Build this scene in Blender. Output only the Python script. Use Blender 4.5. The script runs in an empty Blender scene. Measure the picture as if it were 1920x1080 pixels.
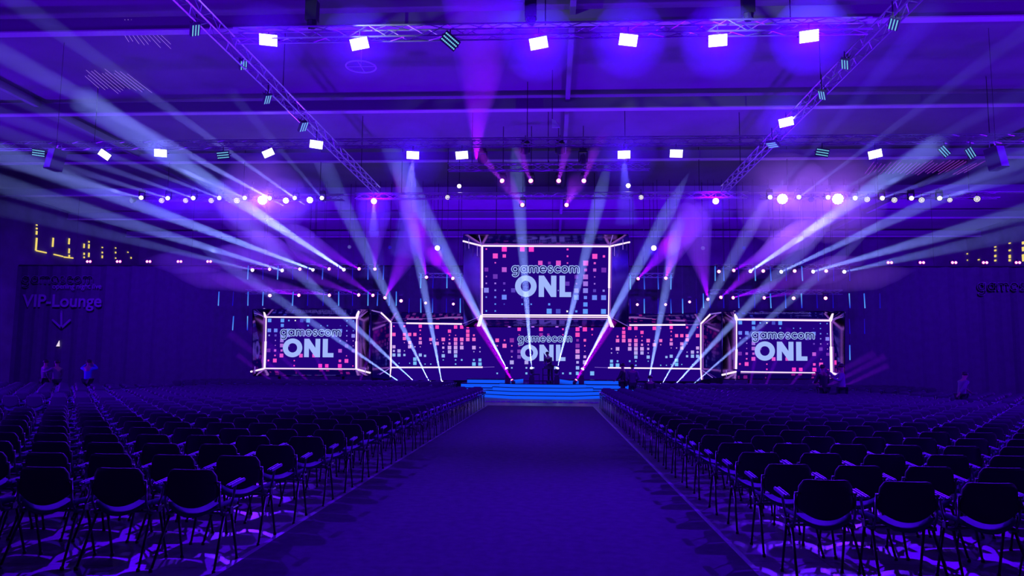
import bpy, math, random
import numpy as np
from mathutils import Vector, Matrix, Euler
random.seed(7)
R = math.radians
sc = bpy.context.scene
col = sc.collection

# ------------------------------------------------------------------ camera
FPX = 1387.0
cam_data = bpy.data.cameras.new('camera'); cam = bpy.data.objects.new('camera', cam_data); col.objects.link(cam)
cam_data.sensor_width = 36.0; cam_data.lens = 36.0 * FPX / 1920.0; cam_data.clip_end = 300
CAM = Vector((0, 0, 1.7))
CROT = (Matrix.Rotation(R(3.14), 3, 'Z') @ Matrix.Rotation(R(90 + 5.92), 3, 'X') @ Matrix.Rotation(R(0.5), 3, 'Z'))
cam.matrix_world = Matrix.Translation(CAM) @ CROT.to_4x4()
sc.camera = cam

def ray(px, py):
    return CROT @ Vector(((px - 960) / FPX, (540 - py) / FPX, -1.0))
def P(px, py, Y):
    """world point at depth Y seen at a pixel of the 1920x1080 photograph"""
    d = ray(px, py); return CAM + d * (Y / d.y)
def F(px, py, z=0.0):
    d = ray(px, py); return CAM + d * ((z - CAM.z) / d.z)

# ------------------------------------------------------------------ world, exposure, sampling
world = bpy.data.worlds.new('world'); sc.world = world; world.use_nodes = True
world.node_tree.nodes['Background'].inputs[0].default_value = (0.05, 0.0, 1.0, 1)
world.node_tree.nodes['Background'].inputs[1].default_value = 0.006
sc.view_settings.view_transform = 'Standard'; sc.view_settings.look = 'None'
sc.view_settings.exposure = 0.0; sc.view_settings.gamma = 1.0
sc.cycles.use_denoising = True
sc.cycles.max_bounces = 4; sc.cycles.diffuse_bounces = 2; sc.cycles.glossy_bounces = 2
sc.cycles.transmission_bounces = 0; sc.cycles.volume_bounces = 0
sc.cycles.transparent_max_bounces = 96
sc.cycles.sample_clamp_indirect = 3.0
sc.cycles.caustics_reflective = False; sc.cycles.caustics_refractive = False

def srgb(r, g, b):
    f = lambda c: (c / 255 / 12.92) if c <= 10 else ((c / 255 + 0.055) / 1.055) ** 2.4
    return (f(r), f(g), f(b))

beams_col = bpy.data.collections.new('haze beams'); col.children.link(beams_col)
hall_link = bpy.data.collections.new('lit by hall lamps'); hall_link.children.link(beams_col)
hall_link.collection_children[0].light_linking.link_state = 'EXCLUDE'
beam_link = bpy.data.collections.new('lit by beam lamps'); beam_link.children.link(beams_col)

def spot(loc, tgt, deg, watts, color, blend=0.4, rad=0.04, parent=None, beam=False):
    l = bpy.data.lights.new('lamp_or_fill_light', 'SPOT'); l.energy = watts; l.spot_size = R(deg); l.spot_blend = blend
    l.color = color; l.shadow_soft_size = rad
    o = bpy.data.objects.new('lamp_or_fill_light', l); col.objects.link(o)
    o.location = loc; o.rotation_euler = (Vector(tgt) - Vector(loc)).to_track_quat('-Z', 'Y').to_euler()
    o.light_linking.receiver_collection = beam_link if beam else hall_link
    if beam: o.light_linking.blocker_collection = beam_link
    return o

# wash light of the hall: floods on the trusses shining down, plus added fixtureless fill
BLUE = (0.06, 0.0, 1.0); VIO = (0.105, 0.0, 1.0); PALE = (0.28, 0.16, 1.0)
UP = 1.0
for x, y, tx, ty, w in [(-30, 8, -20, 10, 6500), (30, 8, 20, 10, 9000), (-13, 16, -9, 12, 5000), (13, 16, 9, 12, 8000),
                        (-30, 28, -18, 26, 9000), (29, 28, 18, 26, 9000), (-7, 35.0, -6, 22, 7000), (6, 35.0, 5, 22, 7000),
                        (-20, 49, -18, 44, 7000), (20, 49, 18, 44, 7000), (0, 49.5, 0, 44, 7000), (-24, 52, -24, 58, 5000), (-8, 52, -8, 58, 5000), (8, 52, 8, 58, 5000), (24, 52, 24, 58, 5000)]:
    spot((x, y, 2.2), (tx, ty, 12.8), 150, w * UP, VIO, 0.8, 0.3)  # added upward fill for roof and far hall, no lamps stand here
for x in (-26, -9, 8, 25):
    spot((x, 36, 10.2), (x * 1.05, 47, 3.5), 120, 11000, (0.09, 0.0, 1.0), 1.0, 0.3)  # added fill to brighten the drape, no fixture behind it
for x, tx, w in ((-10.5, -5.0, 11000), (-0.5, -.5, 900), (9.5, 5.0, 17000)):
    spot((x, 18.6, 9.6), (tx, 8.0, 0), 58, w, (0.08, 0.0, 1.0), 0.8, 0.05)
for x, tx in ((-20, -17), (-7, -8), (6.4, 7), (19, 17)):
    spot((x, 10.5, 9.8), (tx, 25, 0), 100, 7500, (0.08, 0.0, 1.0), 0.9, 0.2)  # added fill on the far chair backs, stands in for the haze veil
for x in (-18, -6, 5, 17):
    spot((x, 28, 9.6), (x, 21, 0), 100, 900, BLUE, 0.7, 0.05)

# ------------------------------------------------------------------ object helpers
def tag(o, label=None, cat=None, group=None, kind=None):
    if label: o['label'] = label
    if cat: o['category'] = cat
    if group: o['group'] = group
    if kind: o['kind'] = kind
    return o
def empty(name, loc=(0, 0, 0), rz=0.0):
    o = bpy.data.objects.new(name, None); col.objects.link(o); o.location = loc; o.rotation_euler = (0, 0, rz)
    o.empty_display_size = 0.1
    return o

MATS = {}
def mat(name, color, rough=0.6, metal=0.0, spec=0.5):
    if name in MATS: return MATS[name]
    m = bpy.data.materials.new(name); m.use_nodes = True; b = m.node_tree.nodes['Principled BSDF']
    b.inputs['Base Color'].default_value = (*color, 1); b.inputs['Roughness'].default_value = rough
    b.inputs['Metallic'].default_value = metal; b.inputs['Specular IOR Level'].default_value = spec
    MATS[name] = m; return m
def emit(name, color, strength=1.0, sample=False):
    if name in MATS: return MATS[name]
    m = bpy.data.materials.new(name); m.use_nodes = True; n = m.node_tree; n.nodes.clear()
    o = n.nodes.new('ShaderNodeOutputMaterial'); e = n.nodes.new('ShaderNodeEmission')
    e.inputs[0].default_value = (*color, 1); e.inputs[1].default_value = strength
    n.links.new(e.outputs[0], o.inputs['Surface'])
    m.cycles.emission_sampling = 'AUTO' if sample else 'NONE'
    MATS[name] = m; return m
def noisy(m, scale=6.0, amount=0.35, bump=0.0):
    """break a surface up with procedural noise on colour and roughness"""
    n = m.node_tree; b = n.nodes['Principled BSDF']; c = b.inputs['Base Color'].default_value[:]
    tc = n.nodes.new('ShaderNodeTexCoord'); nz = n.nodes.new('ShaderNodeTexNoise'); nz.inputs['Scale'].default_value = scale
    nz.inputs['Detail'].default_value = 6
    n.links.new(tc.outputs['Object'], nz.inputs['Vector'])
    rp = n.nodes.new('ShaderNodeValToRGB')
    rp.color_ramp.elements[0].position = 0.3; rp.color_ramp.elements[1].position = 0.7
    rp.color_ramp.elements[0].color = (*[v * (1 - amount) for v in c[:3]], 1)
    rp.color_ramp.elements[1].color = (*[min(1, v * (1 + amount)) for v in c[:3]], 1)
    n.links.new(nz.outputs['Fac'], rp.inputs['Fac']); n.links.new(rp.outputs['Color'], b.inputs['Base Color'])
    if bump:
        bp = n.nodes.new('ShaderNodeBump'); bp.inputs['Strength'].default_value = bump; bp.inputs['Distance'].default_value = 0.02
        n.links.new(nz.outputs['Fac'], bp.inputs['Height']); n.links.new(bp.outputs['Normal'], b.inputs['Normal'])
    return m

class MB:
    def __init__(s): s.v = []; s.f = []; s.m = []; s.mats = []
    def mi(s, m):
        if m is None: return 0
        if m not in s.mats: s.mats.append(m)
        return s.mats.index(m)
    def add(s, vs, fs, m=None):
        k = len(s.v); s.v += [tuple(v) for v in vs]; i = s.mi(m)
        for f in fs: s.f.append(tuple(k + a for a in f)); s.m.append(i)
    def box(s, c, d, m=None, rot=None):
        x, y, z = d[0] / 2, d[1] / 2, d[2] / 2
        vs = [Vector((a * x, b * y, e * z)) for e in (-1, 1) for b in (-1, 1) for a in (-1, 1)]
        if rot is not None: vs = [rot @ v for v in vs]
        vs = [v + Vector(c) for v in vs]
        s.add(vs, [(0, 2, 3, 1), (4, 5, 7, 6), (0, 1, 5, 4), (2, 6, 7, 3), (0, 4, 6, 2), (1, 3, 7, 5)], m)
    def tube(s, pts, r, n=6, m=None, closed=False, r2=None):
        pts = [Vector(p) for p in pts]; N = len(pts); rings = []
        up = Vector((0, 0, 1))
        prev = None
        for i, p in enumerate(pts):
            if closed: d = pts[(i + 1) % N] - pts[i - 1]
            else: d = pts[min(i + 1, N - 1)] - pts[max(i - 1, 0)]
            d.normalize()
            if prev is None:
                a = d.cross(up)
                if a.length < 1e-3: a = d.cross(Vector((1, 0, 0)))
            else:
                a = prev - d * prev.dot(d)
                if a.length < 1e-4: a = d.cross(up)
            a.normalize(); prev = a; b = d.cross(a)
            rr = r if r2 is None else r + (r2 - r) * i / max(1, N - 1)
            rings.append([p + (a * math.cos(2 * math.pi * k / n) + b * math.sin(2 * math.pi * k / n)) * rr for k in range(n)])
        vs = [v for q in rings for v in q]; fs = []
        for i in range(N if closed else N - 1):
            j = (i + 1) % N
            for k in range(n):
                l = (k + 1) % n; fs.append((i * n + k, i * n + l, j * n + l, j * n + k))
        if not closed:
            fs.append(tuple(range(n))[::-1]); fs.append(tuple((N - 1) * n + k for k in range(n)))
        s.add(vs, fs, m)
    def lathe(s, prof, n=16, c=(0, 0, 0), m=None, cap=True):
        """profile of (radius, z) turned about the z axis"""
        c = Vector(c); vs = []; fs = []
        for r, z in prof:
            for k in range(n):
                a = 2 * math.pi * k / n; vs.append(c + Vector((r * math.cos(a), r * math.sin(a), z)))
        for i in range(len(prof) - 1):
            for k in range(n):
                l = (k + 1) % n; fs.append((i * n + k, i * n + l, (i + 1) * n + l, (i + 1) * n + k))
        if cap: fs.append(tuple(range(n))[::-1]); fs.append(tuple((len(prof) - 1) * n + k for k in range(n)))
        s.add(vs, fs, m)
    def prism(s, poly, z0, z1, m=None, msides=None):
        n = len(poly); vs = [(x, y, z0) for x, y in poly] + [(x, y, z1) for x, y in poly]
        s.add(vs, [tuple(range(n))[::-1], tuple(range(n, 2 * n))], m)
        s.add(vs, [(i, (i + 1) % n, n + (i + 1) % n, n + i) for i in range(n)], msides or m)
    def slab(s, quad, t, m=None):
        """a quad in space given a thickness away from its normal"""
        q = [Vector(p) for p in quad]; nrm = (q[1] - q[0]).cross(q[2] - q[0]).normalized() * t
        s.add(q + [p - nrm for p in q], [(0, 1, 2, 3), (7, 6, 5, 4), (0, 4, 5, 1), (1, 5, 6, 2), (2, 6, 7, 3), (3, 7, 4, 0)], m)
    def mesh(s, name, m=None, smooth=False):
        me = bpy.data.meshes.new(name); me.from_pydata(s.v, [], s.f); me.update()
        if s.mats:
            for q in s.mats: me.materials.append(q)
            me.polygons.foreach_set('material_index', s.m)
        elif m: me.materials.append(m)
        if smooth: me.polygons.foreach_set('use_smooth', [True] * len(me.polygons))
        return me
    def build(s, name, m=None, parent=None, smooth=False, coll=None):
        o = bpy.data.objects.new(name, s.mesh(name, m, smooth)); (coll or col).objects.link(o)
        if parent: o.parent = parent
        return o
def child(name, me, parent, loc=None, rot=None):
    o = bpy.data.objects.new(name, me); col.objects.link(o); o.parent = parent
    if loc is not None: o.location = loc
    if rot is not None: o.rotation_euler = rot
    return o

ONES = ['zeroth', 'first', 'second', 'third', 'fourth', 'fifth', 'sixth', 'seventh', 'eighth', 'ninth', 'tenth', 'eleventh', 'twelfth',
        'thirteenth', 'fourteenth', 'fifteenth', 'sixteenth', 'seventeenth', 'eighteenth', 'nineteenth', 'twentieth', 'twenty-first',
        'twenty-second', 'twenty-third', 'twenty-fourth', 'twenty-fifth', 'twenty-sixth', 'twenty-seventh', 'twenty-eighth', 'twenty-ninth', 'thirtieth']

# ------------------------------------------------------------------ materials
M_floor = mat('hall_floor', (0.30, 0.28, 0.30), 0.32)
n_ = M_floor.node_tree; b_ = n_.nodes['Principled BSDF']
tc_ = n_.nodes.new('ShaderNodeTexCoord'); br = n_.nodes.new('ShaderNodeTexBrick')
br.offset = 0.0; br.inputs['Scale'].default_value = 1.0; br.inputs['Brick Width'].default_value = 1.2; br.inputs['Row Height'].default_value = 0.62
br.inputs['Mortar Size'].default_value = 0.006
br.inputs['Color1'].default_value = (0.30, 0.28, 0.31, 1); br.inputs['Color2'].default_value = (0.22, 0.21, 0.23, 1); br.inputs['Mortar'].default_value = (0.02, 0.02, 0.02, 1)
nz_ = n_.nodes.new('ShaderNodeTexNoise'); nz_.inputs['Scale'].default_value = 55; nz_.inputs['Detail'].default_value = 8
mx_ = n_.nodes.new('ShaderNodeMix'); mx_.data_type = 'RGBA'; mx_.blend_type = 'MULTIPLY'; mx_.inputs[0].default_value = 0.8
n_.links.new(tc_.outputs['Object'], br.inputs['Vector']); n_.links.new(tc_.outputs['Object'], nz_.inputs['Vector'])
n_.links.new(br.outputs['Color'], mx_.inputs[6]); n_.links.new(nz_.outputs['Fac'], mx_.inputs[7])
n_.links.new(mx_.outputs[2], b_.inputs['Base Color'])
M_carpet = noisy(mat('carpet', (0.085, 0.07, 0.10), 0.95, 0, 0.1), 9, 0.18, 0.15)
M_edge = mat('carpet_edge_tape', (0.32, 0.30, 0.34), 0.45)
M_drape = noisy(mat('black_drape', (0.070, 0.060, 0.085), 0.9, 0, 0.1), 3, 0.1)
M_roof = noisy(mat('roof_sheet', (0.22, 0.20, 0.24), 0.8), 0.35, 0.15)
M_beam = mat('painted_steel_beam', (0.26, 0.24, 0.29), 0.6)
M_flange = mat('beam_flange', (0.6, 0.5, 0.6), 0.35)
M_wallfar = noisy(mat('hall_wall', (0.14, 0.12, 0.16), 0.8), 0.6, 0.3)
M_truss = mat('aluminium_truss', (0.55, 0.55, 0.58), 0.35, 0.85)
M_black = mat('black_metal', (0.03, 0.03, 0.035), 0.45, 0.3)
M_blackg = mat('mirror_violet_panel', (0.17, 0.06, 0.36), 0.08, 1.0)
M_house = mat('lamp_housing', (0.06, 0.06, 0.07), 0.4)
M_chairback = mat('chair_shell', (0.070, 0.054, 0.09), 0.6, 0, 0.2)
M_chairseat = mat('chair_seat', (0.10, 0.05, 0.20), 0.7, 0, 0.08)
M_chrome = mat('chrome_tube', (0.22, 0.20, 0.26), 0.3, 1.0)
M_leg = mat('dark_chair_leg', (0.05, 0.05, 0.06), 0.35, 0.6)
M_arm = mat('armrest_pad', (0.20, 0.13, 0.36), 0.45, 0, 0.3)
M_stage = mat('stage_deck', (0.012, 0.012, 0.018), 0.08, 0, 0.8)
M_riser = emit('lit_step', srgb(16, 84, 255), 1.0)
M_tube = emit('white_pink_tube', (1.0, 0.78, 1.0), 1.15)
M_tubedim = emit('faint_tube', srgb(150, 110, 235), 0.8)
M_screenbg = emit('display_indigo', srgb(34, 2, 124), 1.0)
M_textfill = emit('display_text', srgb(160, 182, 252), 1.0)
M_textdark = emit('display_text_dark', srgb(16, 2, 95), 1.0)

# ------------------------------------------------------------------ the hall
XL, XR, YB, YF, ZC = -36.0, 34.0, -8.0, 62.0, 12.8
def struct(name, mb, m, **k):
    o = mb.build(name, m); tag(o, kind='structure', **k); return o
b = MB(); b.box(((XL + XR) / 2, (YB + YF) / 2, -0.1), (XR - XL, YF - YB, 0.2)); struct('floor', b, M_floor)
b = MB(); b.box(((XL + XR) / 2, (YB + YF) / 2, ZC + 0.1), (XR - XL, YF - YB, 0.2)); struct('ceiling', b, M_roof)
b = MB(); b.box((XL - 0.1, (YB + YF) / 2, ZC / 2), (0.2, YF - YB, ZC)); struct('wall_left', b, M_wallfar)
b = MB(); b.box((XR + 0.1, (YB + YF) / 2, ZC / 2), (0.2, YF - YB, ZC)); struct('wall_right', b, M_wallfar)
b = MB(); b.box(((XL + XR) / 2, YF + 0.1, ZC / 2), (XR - XL, 0.2, ZC)); struct('wall_back', b, M_wallfar)
# roof beams with a bright bottom flange
k = 0
for i in range(-1, 7):
    y = 22.0 + 7.6 * (i)
    if y > 60: break
    k += 1
    b = MB(); b.box(((XL + XR) / 2, y, 12.42), (XR - XL, 0.16, 0.44), M_beam)
    b.box(((XL + XR) / 2, y, 12.17), (XR - XL, 0.34, 0.05), M_flange)
    struct('trim_%d' % k, b, None)
for j, (x, wd) in enumerate([(-22, .2), (0.6, .18), (22, .2)]):
    k += 1
    b = MB(); b.box((x, 27, 12.62), (wd, YF - YB - 2, 0.3), M_beam); struct('trim_%d' % k, b, None)
# black drape wall behind the stage set, full width, hung from a pipe
b = MB()
nx = 280
xs = [XL + (XR - XL) * i / nx for i in range(nx + 1)]
vs = []
for i, x in enumerate(xs):
    yy = 47.6 + 0.05 * math.sin(i * 1.7) + 0.03 * math.sin(i * 0.9)
    vs += [(x, yy, 0.0), (x, yy, 8.05)]
b.add(vs, [(2 * i, 2 * i + 2, 2 * i + 3, 2 * i + 1) for i in range(nx)])
b.add([(v[0], v[1] + 0.12, v[2]) for v in vs], [(2 * i + 1, 2 * i + 3, 2 * i + 2, 2 * i) for i in range(nx)])
drape = b.build('stage_drape', M_drape)
tag(drape, 'wide black drape wall hanging behind the whole stage set', 'drape')

b = MB(); b.tube([(XL + .1, 47.56, 8.08), (XR - .1, 47.56, 8.08)], .04, 8)
for x in range(-32, 34, 8): b.tube([(x, 47.56, 8.08), (x, 47.56, 12.79)], .012, 4)
tag(b.build('drape_pipe', mat('black_metal', (0.03, 0.03, 0.035), 0.45, 0.3)), 'long horizontal pipe along the top edge of the drape wall', 'pipe')
# louvred skylights in the roof
def louvre(name, pts, n, label, m, r=0.012):
    """pts: four roof corners (near-left, near-right, far-right, far-left)"""
    b = MB(); a, c, d, e = [Vector(p) for p in pts]
    for i in range(n):
        t = i / (n - 1); p0 = a.lerp(c, t); p1 = e.lerp(d, t)
        k0 = random.uniform(0, .25); k1 = random.uniform(.7, 1)
        b.tube([p0.lerp(p1, k0), p0.lerp(p1, k1)], r, 4)
    o = b.build(name, m); tag(o, label, 'skylight', 'louvred skylights in the roof'); return o
def roofpt(px, py, z=12.55): return F(px, py, z)
M_slat = emit('daylit_slat', srgb(150, 110, 215), 0.9)
louvre('skylight_louvre', [roofpt(215, 36), roofpt(270, 36), roofpt(330, 92), roofpt(250, 92)], 10, 'louvred skylight high on the left behind the first roof beam', M_slat)
louvre('skylight_louvre', [roofpt(145, 130), roofpt(225, 128), roofpt(290, 178), roofpt(200, 178)], 12, 'lower louvred skylight on the left, behind the second glinting beam', M_slat)
M_slat2 = emit('dim_slat', srgb(110, 40, 170), 0.8)
louvre('skylight_louvre', [roofpt(1640, 302), roofpt(1850, 300), roofpt(1800, 328), roofpt(1620, 328)], 26, 'dim mauve louvred skylight on the right above the beam lamps', M_slat2, 0.03)

# carpet runner down the aisle
CX0, CX1, CY0, CY1 = -2.66, 1.68, -6.0, 31.0
b = MB(); b.box(((CX0 + CX1) / 2, (CY0 + CY1) / 2, 0.006), (CX1 - CX0, CY1 - CY0, 0.012), M_carpet)
carpet = b.build('carpet_runner', None); tag(carpet, 'wide dark carpet runner down the aisle between the chairs to the stage', 'carpet')
for sx, side in ((CX0 - 0.03, 'left'), (CX1 + 0.03, 'right')):
    b = MB(); b.box((sx, (CY0 + CY1) / 2, 0.004), (0.05, CY1 - CY0, 0.014), M_edge)
    e = b.build('edge_tape', None); tag(e, 'thin pale tape strip along the %s edge of the carpet runner' % side, 'tape strip')
b = MB()
for i in range(22):
    x = P(915, 753, 34).x + i * 0.235
    if i in (12, 17): continue
    b.box((x, 34.0, 0.03), (0.19, 0.12, 0.05))
b.box((P(1012, 753, 34).x, 34.0, 0.012), (5.1, .16, .02))
o = b.build('cable_ramp', M_edge); tag(o, 'low segmented cable ramp on the floor in front of the stage steps', 'cable ramp')

# daylight slits high in the side walls, beyond the drape
M_slit = emit('daylight_slit', srgb(255, 226, 120), 0.9)
wn = 0
def slit(px, segs, X, w=0.07):
    global wn
    wn += 1
    b = MB()
    for (y0, y1) in segs:
        dA, dB = ray(px, y0), ray(px, y1)
        A = CAM + dA * (X / dA.x); B = CAM + dB * (X / dB.x)
        zc, hz = (A.z + B.z) / 2, abs(A.z - B.z)
        b.box((X, A.y, zc), (0.06, w * 1.6, max(hz, 0.06)))
    o = b.build('window_%d' % wn, M_slit); tag(o, kind='structure')
XLs, XRs = XL + 0.05, XR - 0.05
slit(69, [(421, 423), (427, 430), (433, 440), (446, 470)], XLs)
slit(100, [(446, 463)], XLs); slit(130, [(447, 458), (466, 475), (478, 482)], XLs)
slit(158, [(457, 465), (474, 478), (481, 484)], XLs); slit(167, [(452, 455), (458, 466), (474, 482)], XLs)
slit(192, [(463, 465), (472, 475), (479, 484)], XLs); slit(217, [(464, 466), (472, 475), (483, 485)], XLs)
slit(240, [(472, 474)], XLs); slit(246, [(482, 485)], XLs); slit(267, [(480, 485)], XLs); slit(288, [(478, 480), (484, 485)], XLs)
for i, (px, sg) in enumerate([(1791, [(481, 483)]), (1813, [(475, 477), (487, 489)]), (1835, [(486, 488)]),
                (1866, [(462, 464), (468, 471), (478, 482), (487, 490)]), (1893, [(455, 457), (468, 471), (478, 484), (486, 490)]),
                (1918, [(453, 458), (463, 471), (477, 490)])]):
    slit(px, sg, XRs, 0.12)
# lit ledge at the foot of the first slits
b = MB()
for (xa, ya, xb, yb_) in [(68, 470, 87, 474), (101, 477, 118, 481), (120, 482, 137, 484)]:
    dA, dB = ray(xa, ya), ray(xb, yb_); A = CAM + dA * (XLs / dA.x); B = CAM + dB * (XLs / dB.x)
    b.tube([A, B], 0.05, 5)
wn += 1
o = b.build('window_%d' % wn, M_slit); tag(o, kind='structure')

# ------------------------------------------------------------------ chairs
def curved_back(nx=14, nz=10, w=1.0):
    """shell of the backrest, seen from behind; bottom edge an arc, top corners rounded, wider at the middle"""
    front, rear = [], []
    def zt(t):  # t -1..1 across
        a = abs(t); return 0.815 - 0.055 * max(0, (a - 0.76) / 0.24) ** 2.4
    def zb(t): return 0.495 + 0.095 * abs(t) ** 2.2
    def hw(z):
        if z > 0.70: return 0.203 + 0.008 * (0.815 - z) / 0.115
        s_ = min(1, (0.70 - z) / 0.03); return 0.211 + 0.010 * s_ - 0.010 * max(0, (0.62 - z) / 0.11)
    for j in range(nz + 1):
        for i in range(nx + 1):
            t = -1 + 2 * i / nx
            z = zb(t) + (zt(t) - zb(t)) * j / nz
            x = t * hw(z)
            lean = -(z - 0.5) * 0.16
            yb2 = lean - 0.035 * (1 - t * t) - 0.01
            rear.append((x * w, yb2 - 0.012, z)); front.append((x * w, yb2 + 0.012, z))
    return front, rear
def make_back(nx=14, nz=8):
    f, r = curved_back(nx, nz); b = MB(); n = len(f); W = nx + 1
    fs = []
    for j in range(nz):
        for i in range(nx):
            a = j * W + i; fs.append((a, a + 1, a + 1 + W, a + W)[::-1]); fs.append(tuple(n + q for q in (a, a + 1, a + 1 + W, a + W)))
    ring = [i for i in range(W)] + [j * W + nx for j in range(1, nz + 1)] + [nz * W + i for i in range(nx - 1, -1, -1)] + [j * W for j in range(nz - 1, 0, -1)]
    for i in range(len(ring)):
        a, c = ring[i], ring[(i + 1) % len(ring)]; fs.append((a, n + a, n + c, c)[::-1])
    b.add(f + r, fs); return b
def make_seat(nx=10, ny=8):
    b = MB(); top = []; W = nx + 1
    for j in range(ny + 1):
        for i in range(nx + 1):
            t = -1 + 2 * i / nx; s_ = j / ny
            hw = 0.215 - 0.02 * s_
            y = -0.055 * (1 - t * t) * (1 - s_) + 0.42 * s_ + 0.035 * (1 - t * t) * s_
            z = 0.448 + 0.085 * abs(t) ** 2.2 * (1 - 0.4 * s_) + 0.0 * (1 - s_) ** 6 - 0.03 * max(0, s_ - 0.75) * 4 * 0.5 + 0.02 * s_
            top.append((t * hw, y, z))
    n = len(top); bot = [(x, y, z - 0.030) for x, y, z in top]; fs = []
    for j in range(ny):
        for i in range(nx):
            a = j * W + i; fs.append((a, a + 1, a + 1 + W, a + W)); fs.append(tuple(n + q for q in (a, a + 1, a + 1 + W, a + W))[::-1])
    ring = [i for i in range(W)] + [j * W + nx for j in range(1, ny + 1)] + [ny * W + i for i in range(nx - 1, -1, -1)] + [j * W for j in range(ny - 1, 0, -1)]
    for i in range(len(ring)):
        a, c = ring[i], ring[(i + 1) % len(ring)]; fs.append((a, n + a, n + c, c))
    b.add(top + bot, fs); return b
def leg_pts(sx, front):
    return [(sx * 0.235, 0.20, 0.43), (sx * 0.245, 0.33, 0.01)] if front else [(sx * 0.235, 0.06, 0.43), (sx * 0.262, -0.14, 0.01)]
def make_leg(sx, front, n=8):
    b = MB(); p = leg_pts(sx, front); b.tube(p, 0.0125, n, r2=0.010)
    b.lathe([(0.016, 0), (0.016, 0.02), (0.012, 0.03)], n, (p[1][0], p[1][1], 0.0)); return b
def make_frame(n=6):
    b = MB()
    for s in (-1, 1):
        b.tube([(s * 0.232, -0.045, 0.70), (s * 0.232, -0.02, 0.52), (s * 0.232, 0.03, 0.445), (s * 0.232, 0.32, 0.455)], 0.011, n)
        b.box((s * 0.222, -0.052, 0.705), (0.035, 0.03, 0.018))
        b.box((s * 0.235, 0.12, 0.432), (0.045, 0.16, 0.028))
    b.tube([(-0.235, 0.12, 0.425), (0.235, 0.12, 0.425)], 0.011, n)
    b.tube([(-0.235, 0.24, 0.43), (0.235, 0.24, 0.43)], 0.009, n)
    return b
def make_arm(sx, n=6, part=None):
    b = MB()
    b.tube([(sx * 0.245, 0.13, 0.44), (sx * 0.262, 0.16, 0.55), (sx * 0.275, 0.17, 0.665)], 0.011, n, M_chrome)
    b.box((sx * 0.255, 0.13, 0.455), (0.03, 0.05, 0.05), M_chrome)
    if part == 'post': return b
    if part == 'pad': b = MB()
    rot = Matrix.Rotation(R(4), 3, 'X')
    b.box((sx * 0.280, 0.16, 0.675), (0.052, 0.27, 0.018), M_arm, rot)
    b.box((sx * 0.280 - 0.016, 0.16, 0.687), (0.009, 0.26, 0.008), M_arm, rot)
    b.box((sx * 0.280 + 0.016, 0.16, 0.687), (0.009, 0.26, 0.008), M_arm, rot)
    return b
me_back = make_back().mesh('backrest', M_chairback, True)
me_seat = make_seat().mesh('seat', M_chairseat, True)
me_frame = make_frame().mesh('frame', M_chrome, True)
me_arms = [(make_arm(q, 6, 'post').mesh('armrest'), make_arm(q, 6, 'pad').mesh('pad')) for q in (-1, 1)]
me_legs = [make_leg(sx, fr).mesh('leg', M_leg, True) for sx in (-1, 1) for fr in (False, True)]
for me in (me_back, me_seat):
    pass
# one-mesh version for the rows further back
def merged_chair(nx, nz, ny, n):
    b = MB()
    def put(src, m):
        k = len(b.v); b.v += src.v
        if src.mats:
            for f, mi in zip(src.f, src.m): b.f.append(tuple(k + a for a in f)); b.m.append(b.mi(src.mats[mi]))
        else:
            q = b.mi(m)
            for f in src.f: b.f.append(tuple(k + a for a in f)); b.m.append(q)
    put(make_back(nx, nz), M_chairback); put(make_seat(6, ny), M_chairseat); put(make_frame(n), M_chrome)
    put(make_arm(-1, n), None); put(make_arm(1, n), None)
    for sx in (-1, 1):
        for fr in (False, True): put(make_leg(sx, fr, n), M_leg)
    return b
me_whole = merged_chair(10, 6, 4, 5).mesh('chair_body', None, True)

PITCH, ROWS, Y0, DY = 0.637, 26, 6.17, 0.942
chairs = []  # (x, y, row, column, section)
for r in range(ROWS):
    y = Y0 + DY * r
    for c in range(18):
        x = -2.98 - PITCH * c
        if x < -10.0 and 9 <= r <= 12: continue
        chairs.append((x, y, r, c, 'left'))
    for c in range(16):
        x = 2.16 + PITCH * c
        chairs.append((x, y, r, c, 'right'))
    for c in range(20):
        x = -15.6 - PITCH * c
        if not (9 <= r <= 12): chairs.append((x, y, r, c, 'far left'))
        x = 13.6 + PITCH * c
        if not (14 <= r <= 15) and c < 18: chairs.append((x, y, r, c, 'far right'))
for r in range(6):
    for c in range(21):
        chairs.append((-5.5 - PITCH * c, 35.4 + DY * r, 40 + r, c, 'back left'))
        chairs.append((4.7 + PITCH * c, 35.4 + DY * r, 40 + r, c, 'back right'))
def inview(x, y, m=45):
    px = 960 + FPX * (x * math.cos(R(3.14)) + y * math.sin(R(3.14))) / max(0.1, y * math.cos(R(3.14)) - x * math.sin(R(3.14)))
    return -m < px < 1920 + m
beside = [c for c in chairs if not inview(c[0], c[1]) and inview(c[0], c[1], 500)]
chairs = [c for c in chairs if inview(c[0], c[1])]
chairs.sort(key=lambda c: (c[1] + 0.02 * abs(c[0])))
SIDE = {'left': 'left of the carpet', 'right': 'right of the carpet', 'far left': 'left of the far left side aisle', 'far right': 'right of the far right side aisle'}
NEAR, FARC = 130, 300
for i, (x, y, r, c, sec) in enumerate(chairs[:FARC]):
    rz = random.uniform(-0.02, 0.02)
    e = empty('conference_chair', (x + random.uniform(-.012, .012), y + random.uniform(-.015, .015), 0), rz)
    tag(e, 'black shell chair in the %s row from the rear, %s seat %s' % (ONES[r + 1], ONES[c + 1], SIDE[sec]), 'chair', 'conference chairs set out in rows')
    if i < NEAR:
        child('backrest', me_back, e); child('seat', me_seat, e); child('frame', me_frame, e)
        
        for q0, q1 in me_arms: child('pad', q1, child('armrest', q0, e))
        for q in me_legs: child('leg', q, e)
    else:
        child('chair_body', me_whole, e)
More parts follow.
